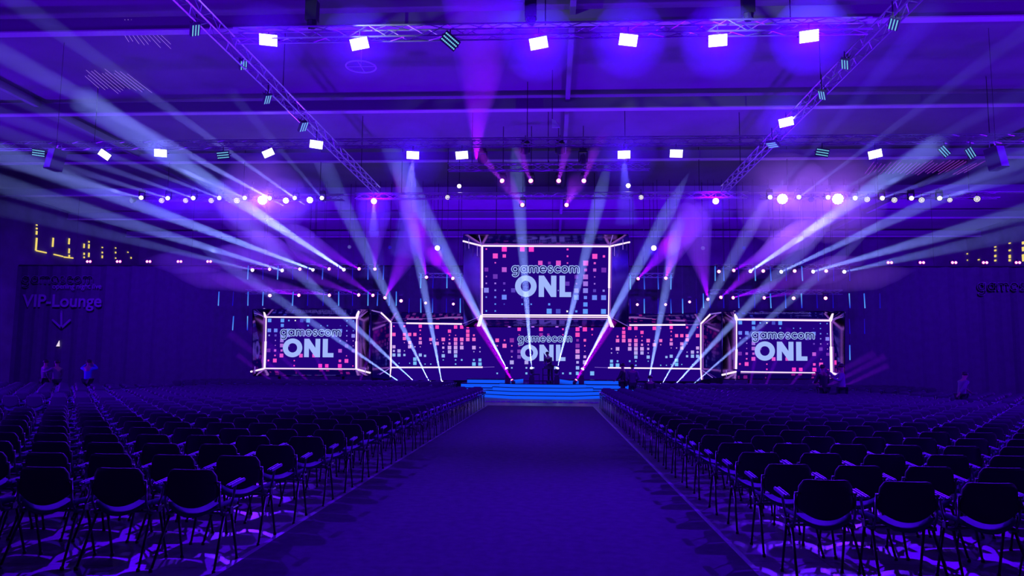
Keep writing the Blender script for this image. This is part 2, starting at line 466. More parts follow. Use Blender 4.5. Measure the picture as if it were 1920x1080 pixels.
# all remaining chairs as one object
tmpl = merged_chair(6, 3, 2, 3)
tv = np.array(tmpl.v, dtype=np.float32)
rest = chairs[FARC:] + beside
nv = len(tv); V = np.empty((len(rest) * nv, 3), dtype=np.float32)
for i, (x, y, r, c, sec) in enumerate(rest):
    V[i * nv:(i + 1) * nv] = tv + np.array((x + random.uniform(-.012, .012), y + random.uniform(-.012, .012), 0), dtype=np.float32)
lens = np.array([len(f) for f in tmpl.f], dtype=np.int32); idx = np.array([a for f in tmpl.f for a in f], dtype=np.int32)
starts = np.concatenate(([0], np.cumsum(lens)[:-1])).astype(np.int32); nl, nf = len(idx), len(lens)
me = bpy.data.meshes.new('chair_rows'); N = len(rest)
me.vertices.add(N * nv); me.vertices.foreach_set('co', V.ravel())
me.loops.add(N * nl); me.loops.foreach_set('vertex_index', (idx[None, :] + (np.arange(N) * nv)[:, None]).ravel().astype(np.int32))
me.polygons.add(N * nf); me.polygons.foreach_set('loop_start', (starts[None, :] + (np.arange(N) * nl)[:, None]).ravel().astype(np.int32))
for q in tmpl.mats: me.materials.append(q)
me.polygons.foreach_set('material_index', np.tile(np.array(tmpl.m, dtype=np.int32), N))
me.update(calc_edges=True); me.validate()
o = bpy.data.objects.new('chair_rows', me); col.objects.link(o)
tag(o, 'all the black shell chairs in the distant rows towards the stage', 'chairs', kind='stuff')

# ------------------------------------------------------------------ lettering for the displays
def ribbon(b, pts, w, to3, m, off, cap=8):
    for i in range(len(pts) - 1):
        (x0, y0), (x1, y1) = pts[i], pts[i + 1]; dx, dy = x1 - x0, y1 - y0; L = math.hypot(dx, dy) or 1e-6
        nx_, ny_ = -dy / L * w / 2, dx / L * w / 2
        b.add([to3(x0 + nx_, y0 + ny_, off), to3(x0 - nx_, y0 - ny_, off), to3(x1 - nx_, y1 - ny_, off), to3(x1 + nx_, y1 + ny_, off)], [(0, 1, 2, 3)], m)
    for (x, y) in pts:
        b.add([to3(x + math.cos(2 * math.pi * k / cap) * w / 2, y + math.sin(2 * math.pi * k / cap) * w / 2, off) for k in range(cap)], [tuple(range(cap))], m)
def arc(cx, cy, r, a0, a1, n=12, ry=None):
    return [(cx + r * math.cos(R(a0 + (a1 - a0) * i / n)), cy + (ry or r) * math.sin(R(a0 + (a1 - a0) * i / n))) for i in range(n + 1)]
GLY = {
 'o': ([arc(.5, .5, .36, 0, 360, 16)], 1.07),
 'a': ([arc(.5, .5, .36, 0, 360, 16), [(.86, .14), (.86, .86)]], 1.12),
 'g': ([arc(.5, .5, .36, 0, 360, 16), [(.86, .86), (.86, -.02)] + arc(.5, -.02, .36, 0, -140, 8)], 1.12),
 'c': ([arc(.5, .5, .36, 48, 312, 12)], 0.92),
 'e': ([[(.18, .46), (.86, .46)] , arc(.5, .5, .36, -5, 305, 14)], 1.05),
 's': ([arc(.40, .68, .20, 40, 230, 8, .19) + arc(.40, .31, .22, 60, -140, 8, .18)], 0.82),
 'm': ([[(.14, .14), (.14, .86)], arc(.40, .60, .26, 180, 0, 8) + [(.66, .14)], arc(.92, .60, .26, 180, 0, 8) + [(1.18, .14)]], 1.36)}
WLEN = sum(GLY[ch][1] for ch in 'gamescom')
def gamescom(b, to3, x, y, width, m1, m2, w1=.36, w2=.14, o1=.012, o2=.018):
    s = width / WLEN
    for w, m, off in ((w1, m1, o1), (w2, m2, o2)):
        cx = x
        for ch in 'gamescom':
            g, adv = GLY[ch]
            for st in g: ribbon(b, [(cx + px * s, y + py * s) for px, py in st], w * s, to3, m, off)
            cx += adv * s
def block_O(b, to3, x0, y0, x1, y1, m, off, n=40):
    cx, cy, rx, ry = (x0 + x1) / 2, (y0 + y1) / 2, (x1 - x0) / 2, (y1 - y0) / 2; vs = []
    for i in range(n):
        a = 2 * math.pi * i / n; vs += [to3(cx + rx * math.cos(a), cy + ry * math.sin(a), off), to3(cx + rx * .47 * math.cos(a), cy + ry * .50 * math.sin(a), off)]
    b.add(vs, [(2 * i, (2 * i + 2) % (2 * n), (2 * i + 3) % (2 * n), 2 * i + 1) for i in range(n)], m)
def block_N(b, to3, x0, y0, x1, y1, m, off):
    w = (x1 - x0) * .30
    q = lambda pts: b.add([to3(px, py, off) for px, py in pts], [(0, 1, 2, 3)], m)
    q([(x0, y0), (x0 + w, y0), (x0 + w, y1), (x0, y1)]); q([(x1 - w, y0), (x1, y0), (x1, y1), (x1 - w, y1)])
    q([(x0 + w, y1), (x0 + w * .99, y1 - (y1 - y0) * .50), (x1 - w, y0), (x1 - w * .99, y0 + (y1 - y0) * .50)])
def block_L(b, to3, x0, y0, x1, y1, m, off):
    w = (x1 - x0) * .47
    b.add([to3(px, py, off) for px, py in [(x0, y0), (x0 + w, y0), (x0 + w, y1), (x0, y1)]], [(0, 1, 2, 3)], m)
    b.add([to3(px, py, off) for px, py in [(x0 + w, y0), (x1, y0), (x1, y0 + (y1 - y0) * .23), (x0 + w, y0 + (y1 - y0) * .23)]], [(0, 1, 2, 3)], m)

# gradient of the tiles from magenta at the top to light blue at the bottom
GR = [(255, 60, 205), (250, 80, 205), (225, 85, 205), (190, 90, 215), (175, 105, 220), (160, 115, 230), (135, 130, 240), (110, 135, 250), (95, 145, 255), (95, 155, 255)]
GR2 = [(255, 70, 195), (255, 80, 190), (250, 95, 195), (240, 110, 205), (215, 130, 220), (205, 160, 238), (180, 165, 240), (150, 180, 248), (125, 185, 250), (120, 190, 252)]
def tile_mat(row, dim, table=0):
    g = (GR, GR2)[table][row]
    if dim: g = tuple(v * .45 + w * .55 for v, w in zip(g, (50, 10, 150)))
    return emit('tile_%d_%d_%d' % (table, row, dim), srgb(*g), 1.0)
M_white = emit('tile_white', (1, 1, 1), 1.0)
def tiles(b, to3, cells, xf, yf, sf, table=0, flip=False, off=.008, nrows=10):
    for row, cs in enumerate(cells):
        for cc in cs:
            c, s = cc[0], cc[1]; dim = 1 if len(cc) > 2 and cc[2] == 'd' else 0
            m = M_white if len(cc) > 2 and cc[2] == 'w' else tile_mat(min(row, 9), dim, table)
            x, y = xf(c, row), yf(c, row); h = s * sf / 2
            b.add([to3(x - h, y - h, off), to3(x + h, y - h, off), to3(x + h, y + h, off), to3(x - h, y + h, off)], [(0, 1, 2, 3)], m)
CEN = [[(0, 14), (2, 48), (4, 44), (5, 48), (9, 18)],
       [(1, 48), (2, 32), (9, 16), (12, 48), (13, 22)],
       [(1, 14), (6, 42), (7, 26, 'd'), (8, 46), (9, 14), (11, 48), (12, 20)],
       [(0, 38, 'd'), (2, 46), (11, 28), (12, 30), (13, 46, 'd')],
       [(0, 12), (1, 44, 'd'), (10, 36, 'd'), (11, 46), (12, 12)],
       [(0, 14), (1, 16), (2, 22, 'd'), (9, 40, 'd'), (10, 14), (11, 46), (12, 14)],
       [(0, 46), (1, 16), (2, 14), (3, 40, 'd'), (8, 10), (10, 42), (11, 46), (12, 28, 'd'), (13, 20)],
       [(0, 14), (1, 18), (2, 46), (4, 20, 'd'), (10, 46), (11, 30), (12, 46), (13, 46)],
       [(1, 14), (2, 12, 'd'), (4, 16), (5, 14), (7, 20), (11, 40)],
       [(0, 14), (1, 14), (7, 48), (8, 44, 'd'), (9, 16, 'w'), (10, 20), (11, 46), (13, 46)]]
LOW = [[(3, 40), (6, 44), (9, 20), (11, 46), (12, 50), (13, 24)],
       [(3, 10), (6, 42, 'd'), (7, 28, 'd'), (9, 14), (11, 50), (13, 14)],
       [(0, 42), (1, 18), (2, 50, 'd'), (11, 30, 'd'), (12, 30)],
       [(0, 14), (1, 48), (2, 16), (3, 24, 'd'), (11, 48, 'd'), (12, 16)],
       [(2, 28, 'd'), (3, 42, 'd'), (11, 48), (12, 12)],
       [(2, 14), (3, 42, 'd'), (11, 50), (12, 32)],
       [(2, 46), (4, 44), (11, 30), (12, 46)],
       [(2, 18), (4, 20), (5, 16), (8, 34), (11, 40)],
       [(0, 18), (4, 24), (9, 20), (10, 26), (11, 40), (13, 48)]]
WING = {372: [(0, 14), (2, 40), (5, 36), (6, 24), (7, 36)], 433: [(6, 38), (7, 38), (9, 10)], 497: [(0, 24), (2, 36), (3, 38), (4, 10), (6, 12), (7, 26)],
        560: [(2, 38), (4, 38), (5, 38), (9, 12)], 622: [(2, 38), (5, 14), (8, 40), (9, 40)], 686: [(0, 38), (1, 18), (2, 10), (3, 30), (4, 38), (5, 10), (7, 36), (9, 10)],
        743: [(7, 26), (9, 12)], 811: [(0, 10), (3, 36), (4, 14), (9, 14)], 887: [(0, 42), (3, 10), (4, 40)], 960: [(3, 42), (4, 16), (5, 26), (6, 14), (7, 38), (8, 12)],
        1034: [(1, 38), (2, 14), (3, 16), (4, 26), (5, 42), (6, 38)], 1107: [(0, 40), (2, 12), (3, 42), (4, 40), (5, 42), (6, 42), (7, 38), (8, 16), (9, 16)],
        1180: [(0, 40), (3, 42), (4, 32), (5, 42), (8, 20)], 1252: [(0, 30), (1, 40), (2, 40), (3, 42)], 1325: [(2, 22), (3, 40), (5, 42), (6, 12), (8, 22), (9, 42)],
        1397: [(5, 14), (6, 14), (8, 34), (9, 40)]}

def display(name, label, c00, c10, c11, c01, cat='screen', group=None):
    """frame corners: bottom-left, bottom-right, top-right, top-left -> (Empty, to3(u, v, off))"""
    bl, br_, tr, tl = [Vector(p) for p in (c00, c10, c11, c01)]
    nrm = (br_ - bl).cross(tl - bl).normalized() * 1.0
    if nrm.y > 0: nrm = -nrm
    def to3(u, v, off=0.0):
        return (bl * (1 - u) + br_ * u) * (1 - v) + (tl * (1 - u) + tr * u) * v + nrm * off
    mid = (bl + br_) / 2
    e = empty(name, mid); tag(e, label, cat, group)
    return e, to3, mid
def shift(b, mid):
    b.v = [(v[0] - mid.x, v[1] - mid.y, v[2] - mid.z) for v in b.v]

def cube_screen(label, corners, Y, kind, tubes, flare, cable_top=None):
    """hanging display with a mirrored flared surround outlined in light tubes"""
    (x0, ya), (x1, yb), (x2, yc), (x3, yd) = corners  # TL, TR, BR, BL pixels
    TL, TR, BR, BL = P(x0, ya, Y), P(x1, yb, Y), P(x2, yc, Y), P(x3, yd, Y)
    e, to3, mid = display('led_display', label, BL, BR, TR, TL)
    b = MB(); b.slab([to3(0, 0), to3(1, 0), to3(1, 1), to3(0, 1)], 0.12, M_screenbg)
    W = (TR - TL).length; H = (TL - BL).length
    # square tiles: use metric coordinates
    t3 = lambda X, Yv, off=0.0: to3(X / W, Yv / H, off)
    px = W / (1200 if kind == 'center' else 1075)
    if kind == 'center':
        tiles(b, t3, CEN, lambda c, r: (40 + 85.2 * c) * px, lambda c, r: H - (30 + 64 * r) * H / 645, px * .98)
        tx, ty, tw = 278 * px, H - 253 * H / 645, 644 * px
        gamescom(b, t3, tx, ty, tw, M_textfill, M_textdark)
        y0, y1 = H - 474 * H / 645, H - 276 * H / 645
        block_O(b, t3, 313 * px, y0 - .01, 517 * px, y1 + .01, M_textfill, .014)
        block_N(b, t3, 537 * px, y0, 703 * px, y1, M_textfill, .014); block_L(b, t3, 733 * px, y0, 843 * px, y1, M_textfill, .014)
    else:
        cells = [[] for _ in range(10)]
        for r, cs in enumerate(CEN):
            for cc in cs: cells[9 - r].append((13 - cc[0],) + tuple(cc[1:]))
        gr = [MATS.get('x')] if False else None
        for row, cs in enumerate(cells):
            for cc in cs:
                c, s_ = cc[0], cc[1]; dim = 1 if len(cc) > 2 and cc[2] == 'd' else 0
                m = M_white if len(cc) > 2 and cc[2] == 'w' else tile_mat(9 - row, dim)
                X = (43 + 76.4 * c) * px; Yv = H - (30 + 60 * row) * H / 600; h = s_ * px * .9 / 2
                b.add([t3(X - h, Yv - h, .008), t3(X + h, Yv - h, .008), t3(X + h, Yv + h, .008), t3(X - h, Yv + h, .008)], [(0, 1, 2, 3)], m)
        gamescom(b, t3, 174 * px, H - 218 * H / 600, 722 * px, M_textfill, M_textdark)
        y0, y1 = H - 468 * H / 600, H - 248 * H / 600
        block_O(b, t3, 210 * px, y0 - .01, 440 * px, y1 + .01, M_textfill, .014)
        block_N(b, t3, 462 * px, y0, 650 * px, y1, M_textfill, .014); block_L(b, t3, 680 * px, y0, 807 * px, y1, M_textfill, .014)
    shift(b, mid); b.build('screen_face', None, e)
    # flared mirror surround
    (oL, oT, oR, oB), dep = flare
    oTL, oTR, oBR, oBL = P(oL, oT, Y - dep), P(oR, oT, Y - dep), P(oR, oB, Y - dep), P(oL, oB, Y - dep)
    for q in ([TL, TR, oTR, oTL], [TR, BR, oBR, oTR], [BR, BL, oBL, oBR], [BL, TL, oTL, oBL]):
        b = MB(); b.slab(q, 0.06, M_blackg); shift(b, mid); b.build('mirror_panel', None, e)
    for (pa, pb, r, dA, dB, dimt) in tubes:
        b = MB(); b.tube([P(pa[0], pa[1], Y - .08 - dA), P(pb[0], pb[1], Y - .08 - dB)], r, 6, M_tubedim if dimt else M_tube)
        shift(b, mid); b.build('light_tube', None, e)
    if cable_top:
        for xx in cable_top:
            b = MB(); A = P(xx, (ya + yb) / 2, Y + .1); b.tube([A, (A.x, A.y, 12.79)], 0.02, 4, M_black); shift(b, mid); b.build('suspension_cable', None, e)
    else:
        for t in (.15, .85):
            A = BL.lerp(BR, t); b = MB(); b.box((A.x, A.y + .25, A.z / 2 + .1), (.12, .12, A.z + .2), M_black); shift(b, mid); b.build('support_post', None, e)
    return e
T, D_ = 0.045, 1
cube_screen('large hanging display in the middle, above the stage, with outlined and solid white lettering', [(904, 461), (1143, 462), (1142, 592), (904, 591)], 42.0, 'center',
    [((903, 461), (1143, 462), .05, 0, 0, 0), ((904, 461), (904, 540), .06, 0, 0, 0), ((904, 530), (904, 591), .04, 0, 0, 0), ((1143, 462), (1142, 540), .065, 0, 0, 0), ((1142, 530), (1141, 591), .035, 0, 0, 0),
     ((903, 590.5), (1141, 591.5), .045, 0, 0, 0), ((903, 594), (1141, 595), .03, .15, .15, 0),
     ((903, 461), (868, 452), .05, 0, .7, 0), ((1143, 462), (1181, 454), .05, 0, .7, 0), ((903, 461), (898, 441), .025, 0, .7, 1), ((1143, 462), (1149, 441), .025, 0, .7, 1),
     ((902, 592), (896, 611), .06, 0, .7, 0), ((904, 593), (899, 611), .05, 0, .7, 0), ((1141, 593), (1146, 612), .06, 0, .7, 0), ((1142, 594), (1150, 613), .05, 0, .7, 0),
     ((879, 448), (879, 466), .02, .7, .7, 1), ((895, 460), (895, 480), .02, .4, .4, 1), ((1168, 449), (1168, 468), .02, .7, .7, 1), ((1152, 460), (1152, 480), .02, .4, .4, 1),
     ((903, 592), (868, 607), .012, 0, .7, 1), ((1142, 593), (1178, 612), .012, 0, .7, 1)],
    ((869, 440, 1178, 612), .75), cable_top=[930, 1115])
cube_screen('smaller display on the left of the stage with outlined and solid white lettering', [(499, 596), (669, 597), (668, 691), (496, 690)], 42.5, 'side',
    [((499, 594), (669, 596), .055, 0, 0, 0), ((499, 595), (498, 650), .035, 0, 0, 0), ((498, 640), (496, 691), .06, 0, 0, 0), ((669, 596), (668, 650), .035, 0, 0, 0), ((668, 640), (668, 692), .06, 0, 0, 0),
     ((496, 690.5), (668, 692), .035, 0, 0, 0), ((498, 594), (495, 580), .09, 0, .5, 0), ((669, 596), (673, 581), .09, 0, .5, 0),
     ((496, 691), (470, 697), .055, 0, .7, 0), ((668, 692), (694, 699), .055, 0, .7, 0), ((495, 692), (493, 704), .03, 0, .5, 1), ((669, 692), (671, 703), .03, 0, .5, 1),
     ((498, 594), (474, 580), .012, 0, .6, 1), ((498, 594), (476, 587), .012, 0, .6, 1), ((669, 596), (694, 581), .012, 0, .6, 1), ((669, 596), (694, 588), .012, 0, .6, 1),
     ((478, 687), (478, 700), .02, .7, .7, 1), ((685, 690), (685, 701), .02, .7, .7, 1)],
    ((474, 580, 692, 704), .75))
cube_screen('smaller display on the right of the stage with outlined and solid white lettering', [(1381, 600), (1557, 602), (1559, 698), (1380, 697)], 42.0, 'side',
    [((1381, 599), (1557, 601), .055, 0, 0, 0), ((1381, 600), (1381, 660), .035, 0, 0, 0), ((1381, 655), (1380, 692), .06, 0, 0, 0), ((1557, 602), (1558, 660), .035, 0, 0, 0), ((1558, 650), (1559, 699), .07, 0, 0, 0),
     ((1389, 697), (1528, 699), .035, 0, 0, 0), ((1381, 599), (1377, 585), .09, 0, .5, 0), ((1557, 601), (1561, 586), .09, 0, .5, 0),
     ((1380, 697), (1354, 703), .055, 0, .7, 0), ((1559, 699), (1571, 703), .055, 0, .5, 0), ((1380, 698), (1379, 712), .03, 0, .5, 1), ((1559, 699), (1562, 710), .03, 0, .5, 1),
     ((1381, 599), (1355, 585), .012, 0, .6, 1), ((1557, 601), (1585, 586), .012, 0, .6, 1), ((1557, 601), (1580, 594), .012, 0, .6, 1),
     ((1362, 694), (1362, 706), .02, .7, .7, 1)],
    ((1355, 585, 1583, 710), .75))

# ---- the standing backdrop: one wide display wall in three sections
YW = 46.0
xa, xb, xc, xd = 733, 895, 1147, 1314
def wall_section(label, pxl, pxr, fill, tl, tr, bl_, br_):
    BL, BR, TR, TL = P(pxl, bl_, YW), P(pxr, br_, YW), P(pxr, tr, YW), P(pxl, tl, YW)
    e, to3, mid = display('led_wall', label, BL, BR, TR, TL, 'screen wall')
    b = MB(); b.slab([to3(0, 0), to3(1, 0), to3(1, 1), to3(0, 1)], 0.12, M_screenbg)
    fill(b); shift(b, mid); b.build('screen_face', None, e)
    return e, mid
def p3(off): return lambda x, y, o=0.0: P(x, y, YW - o)
pxw = lambda x, y, off=0.0: P(x, y, YW - off)
def fill_mid(b):
    for row, cs in enumerate(LOW):
        for cc in cs:
            c, s_ = cc[0], cc[1]; dim = 1 if len(cc) > 2 else 0
            X = 900 + (205 + 87 * c) / 6.353; Yv = 600 + (110 + 65.7 * row) / 6.353; h = s_ / 6.353 / 2
            m = tile_mat(min(9, int(row * 1.12)), dim, 1)
            b.add([pxw(X - h, Yv + h, .01), pxw(X + h, Yv + h, .01), pxw(X + h, Yv - h, .01), pxw(X - h, Yv - h, .01)], [(0, 1, 2, 3)], m)
    def t3(x, y, off=0.0): return pxw(x, 700 - y, off)   # y up
    k = 1 / 6.353
    gamescom(b, t3, 900 + 447 * k, 100 - 265 * k, 652 * k, M_textfill, M_textdark)
    y0, y1 = 100 - 488 * k, 100 - 294 * k
    block_O(b, t3, 900 + 483 * k, y0, 900 + 688 * k, y1, M_textfill, .014)
    block_N(b, t3, 900 + 708 * k, y0, 900 + 876 * k, y1, M_textfill, .014); block_L(b, t3, 900 + 905 * k, y0, 900 + 1018 * k, y1, M_textfill, .014)
def fill_wing(mirror):
    def f(b):
        for xk, cs in WING.items():
            for (row, s_) in cs:
                Y_ = 560 + ((338 if xk > 700 else 328) + 49 * row) / 6.353; X_ = 680 + xk / 6.353
                if mirror: X_ = 2046.5 - X_; Y_ += 2.3
                h = s_ / 6.353 / 2; m = tile_mat(row, 0, 1)
                b.add([pxw(X_ - h, Y_ + h, .01), pxw(X_ + h, Y_ + h, .01), pxw(X_ + h, Y_ - h, .01), pxw(X_ - h, Y_ - h, .01)], [(0, 1, 2, 3)], m)
    return f
wall_section('middle section of the backdrop display wall, right behind the stage, with white lettering', xb, xc, fill_mid, 600, 601, 713, 714)
eL, mL = wall_section('left section of the backdrop display wall, covered in pink and blue tiles', xa, xb, fill_wing(False), 604, 605.5, 713, 713)
eR, mR = wall_section('right section of the backdrop display wall, covered in pink and blue tiles', xc, xd, fill_wing(True), 609, 609, 714, 715)
def wtube(e, mid, a, c, r, dA=0, dB=0, dim=0):
    b = MB(); b.tube([P(a[0], a[1], YW - .12 - dA), P(c[0], c[1], YW - .12 - dB)], r, 6, M_tubedim if dim else M_tube); shift(b, mid); b.build('light_tube', None, e)
wtube(eL, mL, (762, 606), (866, 607.5), .055, .1, .1); wtube(eL, mL, (733, 605), (765, 606), .02, .1, .1, 1); wtube(eL, mL, (733.5, 604), (733, 690), .045); wtube(eL, mL, (733, 690), (731, 707), .04)
wtube(eL, mL, (733, 604), (714, 586), .05, 0, .9); wtube(eL, mL, (714, 586), (697, 582), .04, .9, 1.3, 1); wtube(eL, mL, (733, 689), (905, 688.5), .05); wtube(eL, mL, (905, 688.5), (927, 688), .015, 0, 0, 1)
wtube(eL, mL, (732, 690), (712, 702), .025, 0, .9, 1)
wtube(eR, mR, (1180, 609.5), (1285, 609), .055, .1, .1); wtube(eR, mR, (1283, 609), (1314, 608.5), .02, .1, .1, 1); wtube(eR, mR, (1314, 607), (1314, 692), .045); wtube(eR, mR, (1314, 692), (1315.5, 712), .04)
wtube(eR, mR, (1314, 607), (1332, 589), .05, 0, .9); wtube(eR, mR, (1332, 589), (1352, 586), .04, .9, 1.3, 1); wtube(eR, mR, (1140, 689.5), (1313, 691.5), .05); wtube(eR, mR, (1115, 688.5), (1142, 689.5), .015, 0, 0, 1)
wtube(eR, mR, (1315, 693), (1336, 708), .025, 0, .9, 1)
for e, mid, x0, x1, xo, s in ((eL, mL, xa, xb, 697, 1), (eR, mR, xd, xc, 1352, -1)):
    b = MB(); b.slab([P(x0, 604 if s > 0 else 607, YW), P(x1, 603, YW), P(x1, 589, YW - .9), P(x0 - 3 * s, 586, YW - .9)], .05, M_blackg); shift(b, mid); b.build('mirror_panel', None, e)
    b = MB(); b.slab([P(x0, 605, YW), P(x0, 712, YW), P(xo, 708, YW - 1.4), P(xo, 583, YW - 1.4)], .05, M_blackg); shift(b, mid); b.build('mirror_panel', None, e)

# ------------------------------------------------------------------ the stage
SX = -0.50
Mdeck = M_stage
def tier_poly(hw_f, yf, hw_s, ys, yb, cx=SX):
    return [(cx - hw_f, yf), (cx + hw_f, yf), (cx + hw_s, ys), (cx + hw_s, yb), (cx - hw_s, yb), (cx - hw_s, ys)]
stage = empty('stage_platform', (SX, 37.4, 0)); tag(stage, 'round-fronted stage platform with four blue lit steps and a glossy black deck', 'stage')
sy = [37.4, 37.85, 38.3, 38.75]; hs = [3.35, 3.0, 2.65, 2.3]
for i in range(4):
    b = MB(); poly = tier_poly(1.55 - .05 * i, sy[i], hs[i], 39.3 + .1 * i, 45.9)
    z0, z1 = .18 * i, .18 * (i + 1)
    b.prism([(x - SX, y - 37.4) for x, y in poly], z0, z1 - .035, M_riser if i < 4 else Mdeck, M_riser)
    b2 = [(x - SX, y - 37.4) for x, y in tier_poly(1.56 - .05 * i, sy[i] - .03, hs[i] + .03, 39.28 + .1 * i, 45.9)]
    b.prism(b2, z1 - .035, z1, Mdeck)
    b.build('stage_step' if i < 3 else 'stage_deck', None, stage)
for side, x0, x1, s in (('left', P(859, 720, 41).x, P(958, 720, 41).x, 1), ('right', P(1190, 720, 41).x, P(1068, 720, 41).x, -1)):
    e = empty('stage_wing', ((x0 + x1) / 2, 40.6, 0)); tag(e, 'low stage wing with blue lit steps on the %s side of the platform' % side, 'stage')
    for i in range(4):
        ins = (0, .05, .15, .45)[i] * s
        b = MB(); z0, z1 = .225 * i, .225 * (i + 1); yf = 40.3 + .38 * i
        poly = [(x0 + ins, yf), (x1, yf), (x1 + .5 * s, 45.6), (x0 + ins, 45.6)]
        if s < 0: poly = poly[::-1]
        c = ((x0 + x1) / 2, 40.6)
        b.prism([(x - c[0], y - c[1]) for x, y in poly], z0, z1 - .05, M_riser, M_riser)
        poly2 = [(x0 + ins - .02 * s, yf - .03), (x1 + .02 * s, yf - .03), (x1 + .5 * s, 45.6), (x0 + ins, 45.6)]
        if s < 0: poly2 = poly2[::-1]
        b.prism([(x - c[0], y - c[1]) for x, y in poly2], z1 - .05, z1, Mdeck)
        b.build('wing_step', None, e)

# desk and bench on the stage
ZD = .72
A = P(1027, 718, 41.5); e = empty('stage_desk', (A.x, 41.5, ZD)); tag(e, 'tall black open-frame desk standing in the middle of the stage', 'desk')
b = MB(); b.box((0, 0, .78), (.62, .5, .05), M_black); b.box((0, 0, .86), (.42, .34, .10), M_black); b.build('desk_top', None, e)
for sx in (-1, 1):
    for syy in (-1, 1):
        b = MB(); b.box((sx * .27, syy * .2, .38), (.06, .06, .76), M_black); b.build('leg', None, e)
b = MB(); b.box((0, .0, .42), (.48, .04, .04), M_black); b.box((0, -.2, .12), (.5, .03, .03), M_black); b.build('cross_rail', None, e)
b = MB(); b.box((-.1, -.02, .95), (.03, .02, .12), M_black); b.tube([(-.1, 0, .9), (-.16, -.08, 1.1)], .008, 5, M_black); b.build('microphone', None, e)
A = P(1005, 718, 41.2); e = empty('stage_bench', (A.x, 41.2, ZD)); tag(e, 'small black bench beside the desk on the stage', 'bench')
b = MB(); b.box((0, 0, .46), (.42, .3, .07), M_black); b.build('seat', None, e)
for sx in (-1, 1):
    for syy in (-1, 1):
        b = MB(); b.box((sx * .18, syy * .12, .21), (.03, .03, .43), M_black); b.build('leg', None, e)

# ------------------------------------------------------------------ printed signs on the drape
M_print = emit('unlit', (0, 0, 0)) if False else mat('printed_grey_lettering', (0.20, 0.19, 0.23), 0.8)
M_print2 = mat('printed_dim_lettering', (0.20, 0.17, 0.24), 0.8)
def text_mesh(b, s, x0, x1, ybase, YY, m, bold=0.0):
    """lettering whose baseline runs between two pixels at the depth of the drape"""
    cu = bpy.data.curves.new('t', 'FONT'); cu.body = s; cu.offset = bold; cu.size = 1; cu.extrude = 0.0; cu.resolution_u = 4
    o = bpy.data.objects.new('t', cu); col.objects.link(o); dg = bpy.context.evaluated_depsgraph_get(); dg.update()
    me = o.evaluated_get(dg).to_mesh(); vs = [v.co.copy() for v in me.vertices]; fs = [tuple(p.vertices) for p in me.polygons]
    o.evaluated_get(dg).to_mesh_clear(); bpy.data.objects.remove(o)
    w0 = min(v.x for v in vs); w1 = max(v.x for v in vs)
    A, Bp = P(x0, ybase, YY), P(x1, ybase, YY); s_ = (Bp.x - A.x) / (w1 - w0)
    b.add([(A.x + (v.x - w0) * s_, YY, A.z + (Bp.z - A.z) * (v.x - w0) / (w1 - w0) + v.y * s_) for v in vs], fs, m)
YS = 47.35
b = MB()
sgL = P(115, 617, YS); e = empty('wall_sign', (sgL.x, YS, sgL.z)); tag(e, 'faint grey lounge sign with an arrow, printed on the left end of the drape wall', 'sign')
b = MB(); text_mesh(b, 'VIP-Lounge', 41, 190, 575, YS, M_print, 0.02); shift(b, e.location); b.build('lettering', None, e)
b = MB(); text_mesh(b, 'opening night live', 98, 190, 541, YS, M_print2, 0.012); shift(b, e.location); b.build('lettering', None, e)
b = MB()
gamescom(b, lambda x, y, off=0: P(x, 700 - y, YS - off), 40, 700 - 532, 135, M_print2, M_drape, .26, .18); shift(b, e.location); b.build('lettering', None, e)
b = MB()
for pts in ([(115, 584), (115, 614)], [(99, 600), (115, 615)], [(131, 600), (115, 615)]):
    ribbon(b, pts, 4, lambda x, y, off=0: P(x, y, YS - off), M_print, 0)
shift(b, e.location); b.build('arrow', None, e)
sgR = P(1900, 550, YS); e = empty('wall_sign', (sgR.x, YS, sgR.z)); tag(e, 'very faint outlined lettering printed on the right end of the drape wall', 'sign')
b = MB(); gamescom(b, lambda x, y, off=0: P(x, 700 - y, YS - off), 1832, 700 - 546, 150, M_print2, M_drape, .26, .18); shift(b, e.location); b.build('lettering', None, e)
A = P(109, 649.5, 47.45); b = MB(); b.prism([(-.11, 0), (.11, 0), (.07, .38)], 0, .05)
o = b.build('marker_flag', emit('marker_white', srgb(235, 215, 240), 1.0)); o.location = A; o.rotation_euler = (R(90), 0, 0)
tag(o, 'tiny bright triangular marker below the lounge sign arrow', 'marker')

# ------------------------------------------------------------------ trusses
def truss(name, A, B, label, w=.30, cell=.5, group='lighting trusses', r=.024, hang=True):
    A, B = Vector(A), Vector(B); d = (B - A); L = d.length; u = d.normalized(); s = u.cross(Vector((0, 0, 1))).normalized(); up = Vector((0, 0, 1))
    e = empty(name, A); tag(e, label, 'truss', group)
    c = [s * (i * w / 2) + up * (j * w / 2) for i, j in ((-1, -1), (1, -1), (1, 1), (-1, 1))]
    b = MB()
    for q in c: b.tube([q, q + d], r, 5)
    b.build('chords', M_truss, e)
    b = MB(); n = max(2, int(L / cell))
    for i in range(n):
        p0, p1 = u * (L * i / n), u * (L * (i + 1) / n)
        for k in range(4):
            q0, q1 = c[k], c[(k + 1) % 4]
            if i % 2: q0, q1 = q1, q0
            b.tube([p0 + q0, p1 + q1], r * .55, 4)
    b.build('bracing', M_truss, e)
    if hang:
        for t in (.12, .5, .88):
            b = MB(); p = u * (L * t); b.tube([p + up * w / 2, p + up * (12.79 - A.z)], .015, 4, M_black); b.build('hoist_chain', None, e)
    return e
ZT = 10.0
truss('lighting_truss', (-8.55, 9.5, ZT + .1), (-8.55, 35, ZT + .1), 'long lighting truss running towards the stage above the left seating')
truss('lighting_truss', (8.15, 9.5, ZT + .1), (8.15, 35, ZT + .1), 'long lighting truss running towards the stage above the right seating')
